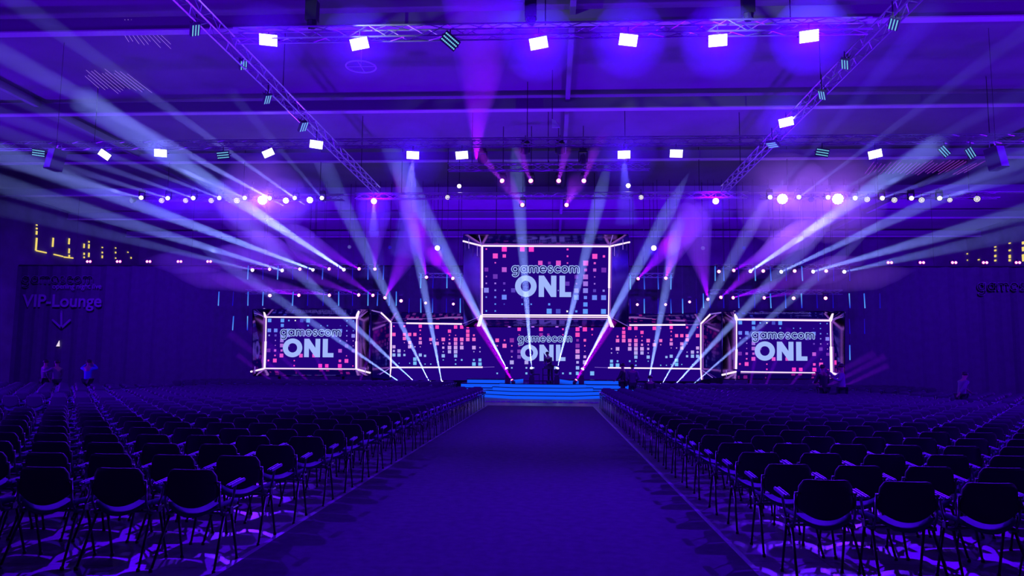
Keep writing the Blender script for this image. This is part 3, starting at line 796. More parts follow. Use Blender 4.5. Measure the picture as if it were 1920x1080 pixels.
truss('lighting_truss', (-8.3, 18.15, ZT + .2), (7.9, 18.15, ZT + .2), 'front cross truss carrying the bright flood panels')
truss('lighting_truss', (-24, 28.14, ZT + .35), (22, 28.14, ZT + .35), 'second cross truss spanning the whole hall with small flood panels', w=.28)
truss('lighting_truss', (-4.6, 31.64, ZT + .3), (4.2, 31.64, ZT + .3), 'short middle truss with dark moving heads under it', w=.28)
truss('lighting_truss', (-21.5, 37.14, ZT + .25), (-10.8, 37.14, ZT + .25), 'left truss section holding the upper fan of white beams', w=.28)
truss('lighting_truss', (10.4, 37.14, ZT + .25), (22.0, 37.14, ZT + .25), 'right truss section holding the upper fan of white beams', w=.28)
truss('lighting_truss', (-10.2, 37.14, ZT + .3), (9.8, 37.14, ZT + .3), 'dim middle truss between the two white beam truss sections', w=.28)
for sgn, x0, x1 in (('left', 470, 712), ('right', 1340, 1590)):
    a, c = P(x0, 500, 45.13), P(x1, 500, 45.13); truss('lighting_truss', (a.x, 45.13, a.z), (c.x, 45.13, a.z), '%s rear truss just above the side display carrying pink and white lamps' % sgn, w=.26)
    a, c = P(x0 - 10, 547, 45.0), P(x1 - 10 if sgn == 'right' else x1, 547, 45.0); truss('lighting_truss', (a.x, 45.12, a.z), (c.x, 45.12, a.z), '%s lower rear truss carrying a row of pink lamps' % sgn, w=.24)
for sgn, x0, x1 in (('left', 785, 868), ('right', 1178, 1262)):
    a, c = P(x0, 516, 45.0), P(x1, 516, 45.0); truss('lighting_truss', (a.x, 45.12, a.z), (c.x, 45.12, a.z), 'short rear truss %s of the hanging middle display' % sgn, w=.24)
for (sx_, sy_, sz_), (tx_, ty_, tz_), w_ in (((-6.0, 16.6, 9.9), (-4.2, 18.3, 10.2), 520), ((8.6, 12.6, 9.9), (8.1, 15.5, 10.15), 520), ((-9.4, 11.6, 9.8), (-8.5, 13.6, 10.1), 320), ((3.2, 16.8, 9.9), (4.7, 18.3, 10.2), 320)):
    spot((sx_, sy_, sz_), (tx_, ty_, tz_), 34, w_, (.75, 1.0, .35), .6, .03)  # added spots to make the truss bars glint, no lamps there
# chain hoist motors on the front truss
me_hoist = MB(); me_hoist.box((0, 0, .1), (.30, .26, .55)); me_hoist.lathe([(.09, -.35), (.13, -.3), (.13, -.18), (.08, -.15)], 10); me_hoist.tube([(0, 0, .35), (0, 0, 1.35)], .02, 5)
me_hoist = me_hoist.mesh('hoist_motor', M_black)
for px, w_ in ((585, 'left end'), (995, 'middle'), (1403, 'right end')):
    A = P(px, 35, 18.2); o = bpy.data.objects.new('chain_hoist', me_hoist); col.objects.link(o); o.location = (A.x, 18.2, 10.75)
    tag(o, 'black chain hoist motor above the %s of the front cross truss' % w_, 'chain hoist', 'chain hoists')
# ring-shaped vent and two hanging speaker boxes
SPK = []
A = F(677, 125, 12.0); b = MB(); b.tube([(.52 * math.cos(a * math.pi / 16), .52 * math.sin(a * math.pi / 16), 0) for a in range(32)], .03, 6, closed=True)
b.tube([(-.52, 0, 0), (.52, 0, 0)], .015, 4); b.tube([(0, -.52, 0), (0, .52, 0)], .015, 4); b.tube([(0, 0, 0), (0, 0, .8)], .02, 5)
o = b.build('ceiling_ring', M_flange); o.location = A; tag(o, 'thin pinkish ring fixture hanging from the roof on the upper left', 'ring fixture')
for px, py, Y, s, lab in ((104, 300, 24.0, 1, 'left'), (1868, 297, 24.0, -1, 'right')):
    A = P(px, py, Y); e = empty('hanging_speaker', (A.x, A.y, A.z)); e.rotation_euler = (R(-8), R(6 * s), R(-25 * s)); tag(e, 'tall dark loudspeaker box hanging high on the far %s, pale on one side' % lab, 'loudspeaker', 'hanging loudspeakers')
    b = MB(); b.box((0, 0, 0), (.40, .42, .72), M_house); b.build('cabinet', None, e)
    b = MB(); b.box((0, -.215, 0), (.36, .02, .68), mat('speaker_grille', (.5, .45, .55), .5)); b.build('grille', None, e)
    b = MB(); b.tube([(-.18, 0, .36), (-.1, 0, .55), (.1, 0, .55), (.18, 0, .36)], .015, 5, M_truss); b.build('bracket', None, e); SPK.append(e)
# a small triangular plate under the second roof beam
A = P(1042, 240, 27); b = MB(); b.prism([(-.14, 0), (.16, 0), (-.02, .30), (-.14, .34)], 0, .03)
o = b.build('hanging_plate', mat('pale_plate', (.7, .65, .75), .5)); o.location = A; o.rotation_euler = (R(90), 0, 0); tag(o, 'small pale triangular plate hanging above the middle of the hall', 'plate')
b = MB(); b.tube([(-.13, .3, .015), (-.13, 12.79 - A.z, .015)], .012, 4); b.build('hanging_wire', M_black, o)
# ------------------------------------------------------------------ lamps
M_lensW = emit('lens_white', (1.0, 0.92, 1.0), 6.0)
M_lensC = emit('lens_warm_white', (1.0, 0.95, 0.85), 3.0)
M_lensP = emit('lens_pink', (1.0, 0.55, 0.85), 2.5)
M_rimP = emit('lens_pink_rim', (1.0, 0.03, 0.55), 1.0)
M_rimW = emit('lens_white_rim', (0.55, 0.5, 1.0), 1.0)
M_ledcell = emit('led_cell', (0.85, 0.9, 1.0), 4.0)
M_leddim = emit('led_cell_cyan', srgb(120, 205, 240), 1.0)
M_dot = emit('lens_dot', (0.9, 0.85, 1.0), 1.6)
M_dotdim = emit('lens_dot_dim', srgb(150, 150, 240), 0.9)
M_dotblue = emit('lens_dot_blue', srgb(30, 20, 240), 0.9)

def clamp(e, ztop, z0=.12, r=.018):
    """straight rod from the lamp up to whatever it hangs from"""
    A = e.location; M = Matrix.LocRotScale(A, e.rotation_euler, e.scale).inverted()
    if ztop < A.z + z0 + .05: ztop = A.z + z0 + .3
    b = MB(); b.tube([(A.x, A.y, A.z + z0), (A.x, A.y, ztop)], r, 5)
    b.v = [tuple(M @ Vector(v)) for v in b.v]; b.build('clamp_rod', M_black, e)
def look(v):  # rotation that points local -Z along v
    return Vector(v).to_track_quat('-Z', 'Y').to_euler()
# LED flood panel, its face towards -Z
def panel_meshes():
    b = MB(); b.box((0, 0, .05), (.46, .30, .09)); b.box((0, 0, .11), (.36, .2, .04))
    for i in range(7): b.box((-.15 + .05 * i, 0, .14), (.012, .18, .03))
    body = b.mesh('housing', M_house)
    b = MB(); n = 10
    for i in range(n):
        for j in range(5):
            x = -.205 + .41 * i / (n - 1); y = -.115 + .23 * j / 4; b.box((x, y, -.004), (.038, .048, .008))
    cells = b.mesh('led_face', M_ledcell)
    b = MB(); b.box((0, 0, .001), (.43, .27, .006), M_house)
    for j in range(3):
        for i in range(9):
            b.box((-.19 + .38 * i / 8, -.09 + .09 * j, -.004), (.036, .036, .008), M_leddim)
    cellsd = b.mesh('led_face')
    b = MB(); b.tube([(-.25, 0, .05), (-.25, 0, .25), (.25, 0, .25), (.25, 0, .05)], .014, 5)
    b.box((0, 0, .29), (.06, .05, .08)); b.tube([(0, 0, .29), (0, 0, .42)], .014, 5)
    yoke = b.mesh('yoke', M_black); return body, cells, cellsd, yoke
pb, pc, pcd, py_ = panel_meshes()
def flood(px, py, Y, roll, on, label, tgt=None, size=1.0, group='LED flood panels', power=0):
    A = P(px, py, Y); e = empty('led_flood_panel', A); tag(e, label, 'flood light', group)
    d = (Vector(tgt) - A) if tgt else (Vector((A.x * .6, 0, 0)) - A)
    e.rotation_euler = look(d); e.rotation_euler.rotate_axis('Z', R(roll)); e.scale = (size,) * 3
    hs = child('housing', pb, e); child('led_face', pc if on else pcd, hs); child('yoke', py_, e); clamp(e, 10.2)
    return e, A
def disc_meshes():
    b = MB(); b.lathe([(.04, .26), (.10, .24), (.14, .12), (.15, .0), (.15, -.02)], 16); body = b.mesh('housing', M_house, True)
    def lens(dots, md, r=.022):
        b = MB(); pts = [(0, 0)] + [(.055 * math.cos(k * math.pi / 3), .055 * math.sin(k * math.pi / 3)) for k in range(6)] + [(.11 * math.cos(k * math.pi / 6), .11 * math.sin(k * math.pi / 6)) for k in range(12)]
        for x, y in pts: b.lathe([(r, -.032), (r, -.02)], 8, (x, y, 0), md)
        b.lathe([(.14, -.022), (.14, -.018)], 20, (0, 0, 0), M_house); return b.mesh('lens', None)
    full = lens(0, M_lensW, .030); dots = lens(0, M_dot); dim = lens(0, M_dotdim, .016); blue = lens(0, M_dotblue, .02)
    b = MB(); b.tube([(-.17, 0, .1), (-.17, 0, .34), (.17, 0, .34), (.17, 0, .1)], .012, 5); b.tube([(0, 0, .34), (0, 0, .48)], .014, 5); yoke = b.mesh('yoke', M_black)
    return body, full, dots, dim, blue, yoke
db, dfull, ddots, ddim, dblue, dyoke = disc_meshes()
def disc(px, py, Y, kind, label, tgt, size=1.0, group='round wash lamps'):
    A = P(px, py, Y); e = empty('wash_lamp', A); tag(e, label, 'stage lamp', group)
    e.rotation_euler = look(Vector(tgt) - A); e.scale = (size,) * 3
    hs = child('housing', db, e); child('lens', {'full': dfull, 'dots': ddots, 'dim': ddim, 'blue': dblue}[kind], hs); child('yoke', dyoke, e); clamp(e, 10.3 if 9.5 < A.z < 10.2 else 12.79)
    return A
# moving head: base and yoke upright, head turned to its beam
def head_meshes():
    b = MB(); b.box((0, 0, .36), (.26, .2, .12)); base = b.mesh('base', M_black)
    b = MB(); b.box((-.15, 0, .12), (.03, .09, .4)); b.box((.15, 0, .12), (.03, .09, .4)); b.box((0, 0, .29), (.32, .1, .03)); yoke = b.mesh('yoke', M_black)
    b = MB(); b.lathe([(.05, .20), (.10, .17), (.12, .02), (.125, -.10), (.11, -.14)], 14); head = b.mesh('head', M_house, True)
    def lens(m, rim):
        b = MB(); b.lathe([(.105, -.13), (.115, -.16), (.10, -.19)], 14, m=rim, cap=False); b.lathe([(.10, -.17), (.09, -.20), (.06, -.225), (.01, -.235)], 14, m=m); return b.mesh('lens', None, True)
    return base, yoke, head, lens(M_lensW, M_rimW), lens(M_lensP, M_rimP)
hb, hy, hh, hlw, hlp = head_meshes()
def head(A, d, kind, label, floor=False, size=1.0, group=None):
    e = empty('moving_head_lamp', A); tag(e, label, 'stage lamp', group); e.scale = (size,) * 3
    f = Matrix.Scale(-1, 4, (0, 0, 1)) if floor else None
    bb = child('base', hb, e); yy = child('yoke', hy, e)
    if floor: bb.rotation_euler = (R(180), 0, 0); yy.rotation_euler = (R(180), 0, 0)
    h = child('head', hh, e); h.rotation_euler = look(d)
    child('lens', hlw if kind == 'w' else hlp, h)
    if floor:
        g = .72 if (abs(A.x - SX) < 2.3 and A.y < 42) else 0.0; zb = A.z - .42 * size
        if zb > g + .01: b = MB(); b.box((0, 0, (g + zb) / 2 / size - A.z / size), (.34, .28, (zb - g) / size + .02)); b.build('riser_case', M_black, e)
    if not floor: clamp(e, A.z + .5 * size if group != 'middle pink lamps' else 12.79, .3 * size)
    return e

# haze: the air that the lamps shine through
def haze_mat(name, dens, aniso=0.0):
    m = bpy.data.materials.new(name); m.use_nodes = True; n = m.node_tree; n.nodes.clear()
    o = n.nodes.new('ShaderNodeOutputMaterial'); v = n.nodes.new('ShaderNodeVolumeScatter'); v.inputs['Density'].default_value = dens
    v.inputs['Anisotropy'].default_value = aniso; v.inputs['Color'].default_value = (1, 1, 1, 1)
    n.links.new(v.outputs[0], o.inputs['Volume']); return m
M_haze = haze_mat('haze', 0.035); M_hazed = haze_mat('dense_haze', 0.09); M_hazeglow = haze_mat('thick_haze', 0.02)
KB = 2.6
beam_no = 0
def beam(A, B, deg, watts, color, label, r0=.05, haze=None, fade=False, group=None, blend=.5):
    """a spot lamp and the haze it shines through; the optical centre of a tight beam lies behind its lens"""
    A, B = Vector(A), Vector(B); d = B - A; L = d.length; u = d / L; t = math.tan(R(deg / 2))
    back = 0.0 if fade else min(3.0, .055 / t)
    r1 = t * (L + back) + .02
    spot(A - u * (back - .12), B, deg, watts * KB, color, blend, .02, beam=True)
    near = (max(.04, t * (back + .2) + .015), -.24)
    prof = [(.02, -L * 1.28), (r1 * .62, -L * 1.14), (r1, -L), near] if fade else [(r1, -L), near]
    b = MB(); b.lathe(prof, 20)
    o = b.build('light_beam', haze or (M_hazed if fade else M_haze), None, False, beams_col); o.location = A; o.rotation_euler = look(d)
    tag(o, label, 'light beam', group, 'stuff')
def glow(A, r, watts, color, label):
    l = bpy.data.lights.new('lamp_or_fill_light', 'POINT'); l.energy = watts * 2.5; l.color = color; l.shadow_soft_size = .03
    d = (CAM - A).normalized()
    o = bpy.data.objects.new('lamp_or_fill_light', l); col.objects.link(o); o.location = A + d * .42; o.light_linking.receiver_collection = beam_link
    b = MB(); pr = [(r * math.sin(math.pi * k / 10), -r * math.cos(math.pi * k / 10)) for k in range(1, 10)]
    b.lathe(pr, 18); o = b.build('haze_glow', M_hazeglow, None, False, beams_col); o.location = A + d * .4
    tag(o, label, 'haze', None, 'stuff')
WB = (.24, .27, 1.0); TEAL = (.23, .32, 1.0); MAG = (.25, .0, 1.0); PINK = (.6, .0, 1.0); BL = (.05, .0, 1.0)

# front truss flood panels
for e in SPK: clamp(e, 12.79, .5, .007)
FR = [(503, 75, 18, 3, 1, 500), (674, 82, 18, -12, 1, 900), (844, 77, 18, 40, 0, 0), (1010, 81, 18, -10, 1, 1400), (1178, 75, 18, 8, 1, 1100), (1346, 76, 18, -2, 1, 1100), (1517, 68, 18, -4, 1, 2000)]
for i, (x, y, Y, roll, on, w) in enumerate(FR):
    e, A = flood(x, y, Y, roll, on, '%s flood panel from the left below the front cross truss, %s' % (ONES[i + 1], 'lit white' if on else 'turned away with cyan stripes'))
    if on:
        glow(A, .95, w * .5, BL, 'blue haze glow around the %s flood panel of the front truss' % ONES[i + 1])
# second truss panels, small
SR = [(72, 287, 5, 0), (196, 290, 35, 1), (301, 287, 2, 1), (418, 291, -8, 0), (503, 287, -25, 1), (774, 291, 2, 1), (866, 291, -5, 1), (1170, 290, -1, 1), (1268, 288, 3, 1), (1542, 286, 12, 0), (1641, 289, -12, 1), (1771, 284, 50, 0), (1820, 287, 60, 0)]
for i, (x, y, roll, on) in enumerate(SR):
    e, A = flood(x, y, 28, roll, on, '%s small flood panel from the left on the second cross truss' % ONES[i + 1], size=.95 if i in (1, 4, 11, 12) else 1.05)
    if i in (5, 7): glow(A, 1.3, 260, BL, 'blue haze glow around the small flood panel %s of the middle' % ('left' if i == 5 else 'right'))
    elif on: glow(A, .6, 60, BL, 'soft blue haze glow around the %s small flood panel of the second truss' % ONES[i + 1])
TL_ = [(367, 57, 17.75, 50, 0), (457, 122, 20.5, 45, 0), (502, 187, 22.2, 55, 0), (570, 238, 25.5, 55, 0), (593, 271, 26.8, 4, 1)]
TR_ = [(1675, 46, 17.7, -35, 0), (1584, 121, 20.6, -45, 0), (1541, 179, 22.3, -50, 0), (1474, 229, 25.7, -8, 1), (1448, 272, 27.4, 15, 0)]
for side, LST in (('left', TL_), ('right', TR_)):
    for i, (x, y, Y, roll, on) in enumerate(LST):
        Y *= .955
        e, A = flood(x, y, Y, roll, on, '%s flood panel along the %s long truss, counted from the camera' % (ONES[i + 1], side), size=.78 if i < 3 else 1.0,
                     tgt=(0, 0, 0) if on else (P(x, y, Y).x * .2, Y - 2, 0))
        if on: glow(A, 1.0, 300 if side == 'right' else 60, BL, 'blue haze glow around the bright flood panel on the %s long truss' % side)

# upper fans: white moving heads, beams sweeping over the audience
YU = 37.0
LU = [(266, 371, 0, 302), (316, 372, 0, 276), (364, 372, 0, 246), (413, 372, 0, 212), (461, 372, 0, 172), (508, 373, 0, 98), (555, 373, 30, 2), (605, 373, 433, 173)]
for i, (x, y, tx, ty) in enumerate(LU):
    A = P(x, y, YU); n = ONES[i + 1]
    Bt = P(tx - (150 if tx < 40 else 0), ty - (60 if i < 6 and tx < 40 else (130 if i == 6 else 0)), 17 if i < 7 else 24)
    if tx < 40:
        s_ = (ty - y) / (tx - x); Bt = P(-170, ty + s_ * (-170 - tx), 15)
    head(A, Bt - A, 'w', '%s white beam lamp from the left on the left upper truss section' % n, group='upper beam lamps')
    beam(A, Bt, 1.1 if i < 5 else 1.6, (80e3, 90e3, 90e3, 100e3, 120e3, 230e3, 130e3, 26e3)[i], WB, 'white beam from the %s upper left lamp, sweeping up to the left' % n)
RU = [(1443, 371, 1647, 140), (1496, 371, 1920, 60), (1551, 371, 1920, 173), (1602, 372, 1920, 233), (1653, 372, 1920, 277), (1708, 372, 1920, 307), (1761, 372, 1920, 330)]
for i, (x, y, tx, ty) in enumerate(RU):
    A = P(x, y, YU); n = ONES[i + 1]; s_ = (ty - y) / (tx - x); X2 = 2080 if i else 1760
    Bt = P(X2, ty + s_ * (X2 - tx), 15)
    head(A, Bt - A, 'w', '%s white beam lamp from the left on the right upper truss section' % n, group='upper beam lamps')
    beam(A, Bt, 1.1, (24e3, 75e3, 48e3, 32e3, 50e3, 60e3, 60e3)[i], (.20, .23, 1.0), 'white beam from the %s upper right lamp, sweeping up to the right' % n)
# round wash lamps between them
LD = [(247, 376, 'dim', .9), (303, 376, 'dots', 1), (348, 376, 'dots', .95), (396, 376, 'dots', 1), (444, 376, 'dots', 1.1), (492, 375, 'full', 1.7), (536, 376, 'full', 1.05), (581, 375, 'full', 1.15)]
RD = [(1467, 373, 'full', 1.8), (1521, 374, 'blue', .9), (1571, 373, 'full', 1.9), (1626, 374, 'dots', 1), (1677, 375, 'dots', 1), (1728, 375, 'dots', 1), (1781, 375, 'dots', .85), (1832, 373, 'dots', 1.1)]
for side, LST in (('left', LD), ('right', RD)):
    for i, (x, y, kd, sz) in enumerate(LST):
        A = disc(x, y, YU, kd, '%s round wash lamp from the left on the %s upper truss section' % (ONES[i + 1], side), (0, 0, 0) if sz > .92 else (-30 if side == 'left' else 6, 10, 0), sz)
        if sz > 1.5: glow(A, 2.3, 650, (.32, .10, 1.0), 'large violet glow around the brightest wash lamp, %s' % ('left upper truss' if side == 'left' else ('first on the right' if i == 0 else 'third on the right')))
        elif kd == 'dots' and side == 'left' or kd == 'full': glow(A, 1.2, 160, BL, 'soft blue glow around the %s wash lamp of the %s upper section' % (ONES[i + 1], side))
# strong wash towards the audience from the three brightest lamps
for x, y, tx, ty_, w in ((492, 375, -3.5, 7, 26000), (1467, 373, 3, 7, 14000), (1571, 373, 3.5, 7.5, 26000)):
    A = P(x, y, YU - .6); spot(A, (tx, ty_, 0), 50, w * .3, (.09, .005, 1.0), .8, .12)
MIDD = [(701, 377, 'full', 1.05, 'left of the middle, level with the upper truss sections'), (1342, 377, 'full', 1.1, 'right of the middle, level with the upper truss sections'), (839, 370, 'dots', .9, 'inner left, with visible dots'), (1202, 370, 'dots', .9, 'inner right, with visible dots'),
        (861, 349, 'full', .75, 'high inner left, small and bright'), (1178, 348, 'full', .8, 'high inner right, small and bright'), (820, 465, 'full', .95, 'above the left of the hanging display'), (1226, 465, 'full', .95, 'above the right of the hanging display'),
        (655, 463, 'dim', .7, 'dim, above the left rear truss'), (731, 464, 'blue', .7, 'dark blue, left of the hanging display'), (1318, 465, 'dim', .75, 'dim, above the right rear truss'), (1395, 465, 'blue', .7, 'dark blue, above the right display')]
for x, y, kd, sz, lab in MIDD:
    Y = 37 if y < 400 else 44.5
    A = disc(x, y, Y, kd, 'round wash lamp %s' % lab, (0, 5, 0), sz if Y < 40 else sz * 1.15)
    if kd == 'full' and sz > .9: glow(A - Vector((0, 0, .2)), 1.0, 130, BL, 'small blue glow by the wash lamp %s' % lab)
# light-blue washes hanging down from single lamps
for (x, y, Y, tx, ty, w, lab) in ((774, 296, 28, 762, 480, 4e3, 'left'), (701, 380, 37, 700, 520, 1.5e3, 'outer left'), (1170, 296, 28, 1175, 420, 2e3, 'right')):
    beam(P(x, y, Y), P(tx, ty, Y + 1), 22, w, (.10, .08, 1.0), 'soft blue wash falling from the %s lamp' % lab)

# rear row of strong white heads
def rear(x, y, Y): return P(x, y, Y)
LW = [(476, 507, 0, 390, 2.0, 60e3), (532, 508, 0, 345, 2.3, 210e3), (590, 507, 100, 325, 2.4, 380e3), (647, 507, 380, 333, 2.6, 470e3)]
for i, (x, y, tx, ty, dg, w) in enumerate(LW):
    A = P(x, y, 45.2); s_ = (ty - y) / (tx - x)
    if i < 2: Bt = P(-120, ty - s_ * 120, 24)
    elif i == 2: Bt = P(-60, 507 + s_ * (-60 - x), 26)
    else: Bt = P(150, 507 + s_ * (150 - x), 24)
    head(A, Bt - A, 'w', '%s white beam lamp from the left on the left rear truss' % ONES[i + 1], group='rear white beam lamps')
    beam(A, Bt, dg, w, TEAL, 'strong white beam from the %s rear lamp on the left, rising to the left' % ONES[i + 1])
RW = [(1405, 510, 1530, 425, 2.6, 360e3), (1462, 511, 1720, 390, 2.4, 140e3), (1522, 510, 1860, 415, 2.4, 150e3), (1581, 510, 1920, 435, 2.0, 75e3)]
for i, (x, y, tx, ty, dg, w) in enumerate(RW):
    A = P(x, y, 45.2); s_ = (ty - y) / (tx - x); X2 = 1760 if i == 0 else (1960 if i == 1 else 2040)
    Bt = P(X2, y + s_ * (X2 - x), (27, 27, 26, 24)[i])
    head(A, Bt - A, 'w', '%s white beam lamp from the left on the right rear truss' % ONES[i + 1], group='rear white beam lamps')
    beam(A, Bt, dg, w, TEAL, 'strong white beam from the %s rear lamp on the right, rising to the right' % ONES[i + 1])

# white beams from the stage floor
ST = [(952, 695, 758, 330, 6.0, 45e3, 'first stage lamp from the left'), (997, 695, 971, 350, 5.0, 45e3, 'second stage lamp from the left'), (1044, 695, 1122, 380, 5.0, 45e3, 'third stage lamp from the left'), (1090, 696, 1245, 410, 5.2, 45e3, 'fourth stage lamp from the left')]
for x, y, tx, ty, dg, w, lab in ST:
    A = P(x, y, 41.0); Bt = P(tx, ty, 37.5)
    head(A, Bt - A, 'w', '%s, on the glossy deck sending a white beam up' % lab, floor=True, size=.85, group='stage floor lamps')
    beam(A, Bt, dg, w, TEAL, 'white beam rising from the %s' % lab, fade=True)
FL = [(760, 709, 440, 505, 'first', 'left'), (783, 709, 440, 400, 'second', 'left'), (807.5, 709, 620, 335, 'third', 'left'), (829.5, 709, 755, 330, 'fourth', 'left'),
      (1214, 706, 1262, 470, 'first', 'right'), (1238, 711, 1400, 440, 'second', 'right'), (1261, 711, 1510, 460, 'third', 'right'), (1290, 712, 1560, 495, 'fourth', 'right')]
for x, y, tx, ty, n, side in FL:
    A = P(x, y + 2, 40.6 if (n, side) in (('first', 'left'), ('fourth', 'right')) else 43.0); A.z = .5; Bt = P(tx, ty, 38.5)
    if (n, side) in (('first', 'left'), ('fourth', 'right')): Bt = P(tx, ty, 38.8)
    head(A, Bt - A, 'w', '%s white floor lamp from the left, standing behind the %s seating' % (n, side), floor=True, group='floor beam lamps')
    beam(A, Bt, {'first': 3.8 if side == 'left' else 5, 'second': 4.5, 'third': 5.0, 'fourth': 5.0 if side == 'left' else 3.6}[n], 38e3 if side == 'left' else 30e3, TEAL, 'white beam rising from the %s floor lamp behind the %s seating' % (n, side), fade=True)

# pink and violet heads
PKB = [(508, 505, 330, 492, 9, 9e3), (564, 505, 440, 478, 9, 9e3), (619, 505, 490, 455, 10, 9e3), (675, 505, 560, 445, 10, 11e3), (703, 506, 702, 395, 13, 5e3),
       (506, 554, None), (563, 554, 380, 520, 9, 16e3), (620, 554, 450, 527, 9, 11e3), (675, 554, 500, 490, 9, 9e3), (701, 555, 575, 470, 9, 9e3), (721, 560, 785, 430, 13, 12e3), (752, 564, None),
       (800, 522, 768, 370, 12, 14e3), (850, 523, 785, 450, 12, 12e3), (798, 568, None), (850, 570, None),
       (1348, 509, None), (1374, 508, 1500, 440, 11, 9e3), (1431, 508, None), (1490, 508, None), (1549, 508, None),
       (1350, 559, 1470, 455, 11, 12e3), (1372, 559, 1560, 505, 10, 13e3), (1430, 559, 1640, 520, 9, 6e3), (1488, 559, None), (1548, 559, None), (1328, 563, 1300, 420, 13, 12e3), (1293, 566, None),
       (1248, 523, 1280, 420, 15, 14e3), (1195, 524, 1300, 415, 12, 16e3), (1195, 571, None), (1248, 571, None)]
for t in PKB:
    x, y = t[0], t[1]; Y = 45.0; A = P(x, y, Y); side = 'left' if x < 1023 else 'right'
    row = 'upper' if y < 530 else 'lower'
    xs_ = sorted([q[0] for q in PKB if (q[0] < 1023) == (x < 1023) and (q[1] < 530) == (y < 530)])
    n = ONES[xs_.index(x) + 1]
    if t[2] is None: d = CAM + Vector((0, 0, -1)) - A
    else:
        Bt = P(t[2], t[3], 36); d = Bt - A
        beam(A, Bt, t[4] * .8, t[5] * .36, MAG, 'violet beam from the %s pink lamp in the %s %s row' % (n, row, side), fade=True)
    head(A, d, 'p', '%s pink lamp from the left in the %s row on the %s of the stage' % (n, row, side), size=.95 if y < 565 else .75, group='pink rear lamps')
# pink pairs along the top of the drape
for side, LST in (('left', [(164, 170), (220, 226), (276, 282), (334, 340), (390, 395)]), ('right', [(1665, 1671), (1725, 1731), (1785, 1792), (1843, 1850), (1905, 1911)])):
    for i, (x0, x1) in enumerate(LST):
        A = P((x0 + x1) / 2, 490.5 if side == 'left' else 492.5, 47.42); e = empty('twin_pink_lamp', A); tag(e, '%s twin pink lamp from the left along the top of the drape, %s side' % (ONES[i + 1], side), 'stage lamp', 'twin pink lamps')
        b = MB(); b.box((0, .05, .03), (.42, .12, .2)); b.build('housing', M_house, e)
        for s_ in (-1, 1):
            b = MB(); b.lathe([(.075, -.02), (.06, -.05)], 10, m=M_lensP); b.lathe([(.1, .0), (.1, -.015)], 10, m=M_rimP)
            l = b.build('lens', None, e); l.location = (s_ * .1, -.02, 0); l.rotation_euler = (R(-90), 0, 0)
            l.rotation_euler = look((0, -1, 0))
        b = MB(); b.box((0, .05, .16), (.05, .05, .14)); b.build('clamp', M_black, e)
# four heads under the middle truss, and the pink heads behind them
for i, (x, y, lab) in enumerate([(905, 300, 'first'), (985, 283, 'second'), (1050, 283, 'third'), (1093, 300, 'fourth')]):
    A = P(x, y, 31.5); head(A, (0, -.3, -1), 'w' if False else 'p', '%s dark moving head from the left under the short middle truss' % lab, size=1.3, group='dark moving heads') if False else None
    e = empty('moving_head_lamp', A); tag(e, '%s dark unlit moving head from the left under the short middle truss' % lab, 'stage lamp', 'dark moving heads')
    e.scale = (1.2, 1.2, 1.2)
    child('base', hb, e); child('yoke', hy, e); h = child('head', hh, e); h.rotation_euler = (0.2, 0, 0); clamp(e, 10.35, .4)
CT = [(943, 341, 893, 280), (996, 341, 972, 280), (1047, 341, 1062, 280), (1094, 341, 1116, 280), (980, 385, 945, 335), (1062, 385, 1082, 340)]
for i, (x, y, tx, ty) in enumerate(CT):
    A = P(x, y, 33.6 if y < 350 else 37.5); s_ = Vector((tx - x, ty - y))
    Bt = P(tx, ty, 29)
    lab = ONES[i + 1] + ' pink lamp of the upper middle row' if i < 4 else ('left' if i == 4 else 'right') + ' pink lamp of the lower middle pair'
    head(A, Bt - A, 'p', lab + ', above the hanging display', group='middle pink lamps')
    beam(A, Bt, 5, 9e3, (.42, .02, 1.0), 'short violet beam rising from the ' + lab)
beam(P(893, 300, 33.0), P(907, -60, 16), 7, 20e3, (.30, .0, 1.0), 'wide violet shaft rising to the roof left of the middle')
# magenta beams from the stage edges and around the side displays
for (x, y, Y, tx, ty, dg, w, lab) in [(962, 717, 40.5, 895, 605, 7, 26e3, 'left stage edge'), (1078, 717, 40.5, 1150, 600, 7, 24e3, 'right stage edge')]:
    A = P(x, y - 1, Y); Bt = P(tx, ty, 40); head(A, Bt - A, 'p', 'pink lamp lying on the %s of the deck' % lab, floor=True, size=.7, group='stage edge lamps')
    beam(A, Bt, dg, w, PINK, 'magenta beam slanting up from the %s' % lab)
LOWM = [(522, 707, 445, 665), (557, 707, 430, 625), (588, 707, 470, 615), (619, 707, 560, 600), (672, 710, 718, 590),
        (1404, 716, 1428, 610), (1431, 713, 1480, 615), (1473, 713, 1560, 630), (1503, 713, 1640, 662), (1532, 715, 1660, 668), (1562, 717, 1665, 685)]
for i, (x, y, tx, ty) in enumerate(LOWM):
    A = P(x, y + 2, 41.2); A.z = .42; Bt = P(tx, ty, 40.5); side = 'left' if x < 1000 else 'right'; n = ONES[i + 1 if i < 5 else i - 4]
    head(A, Bt - A, 'p', '%s low pink lamp from the left below the %s display' % (n, side), floor=True, size=.7, group='low pink lamps')
    beam(A, Bt, 5, 7e3, MAG, 'low violet beam from the %s lamp below the %s display' % (n, side))

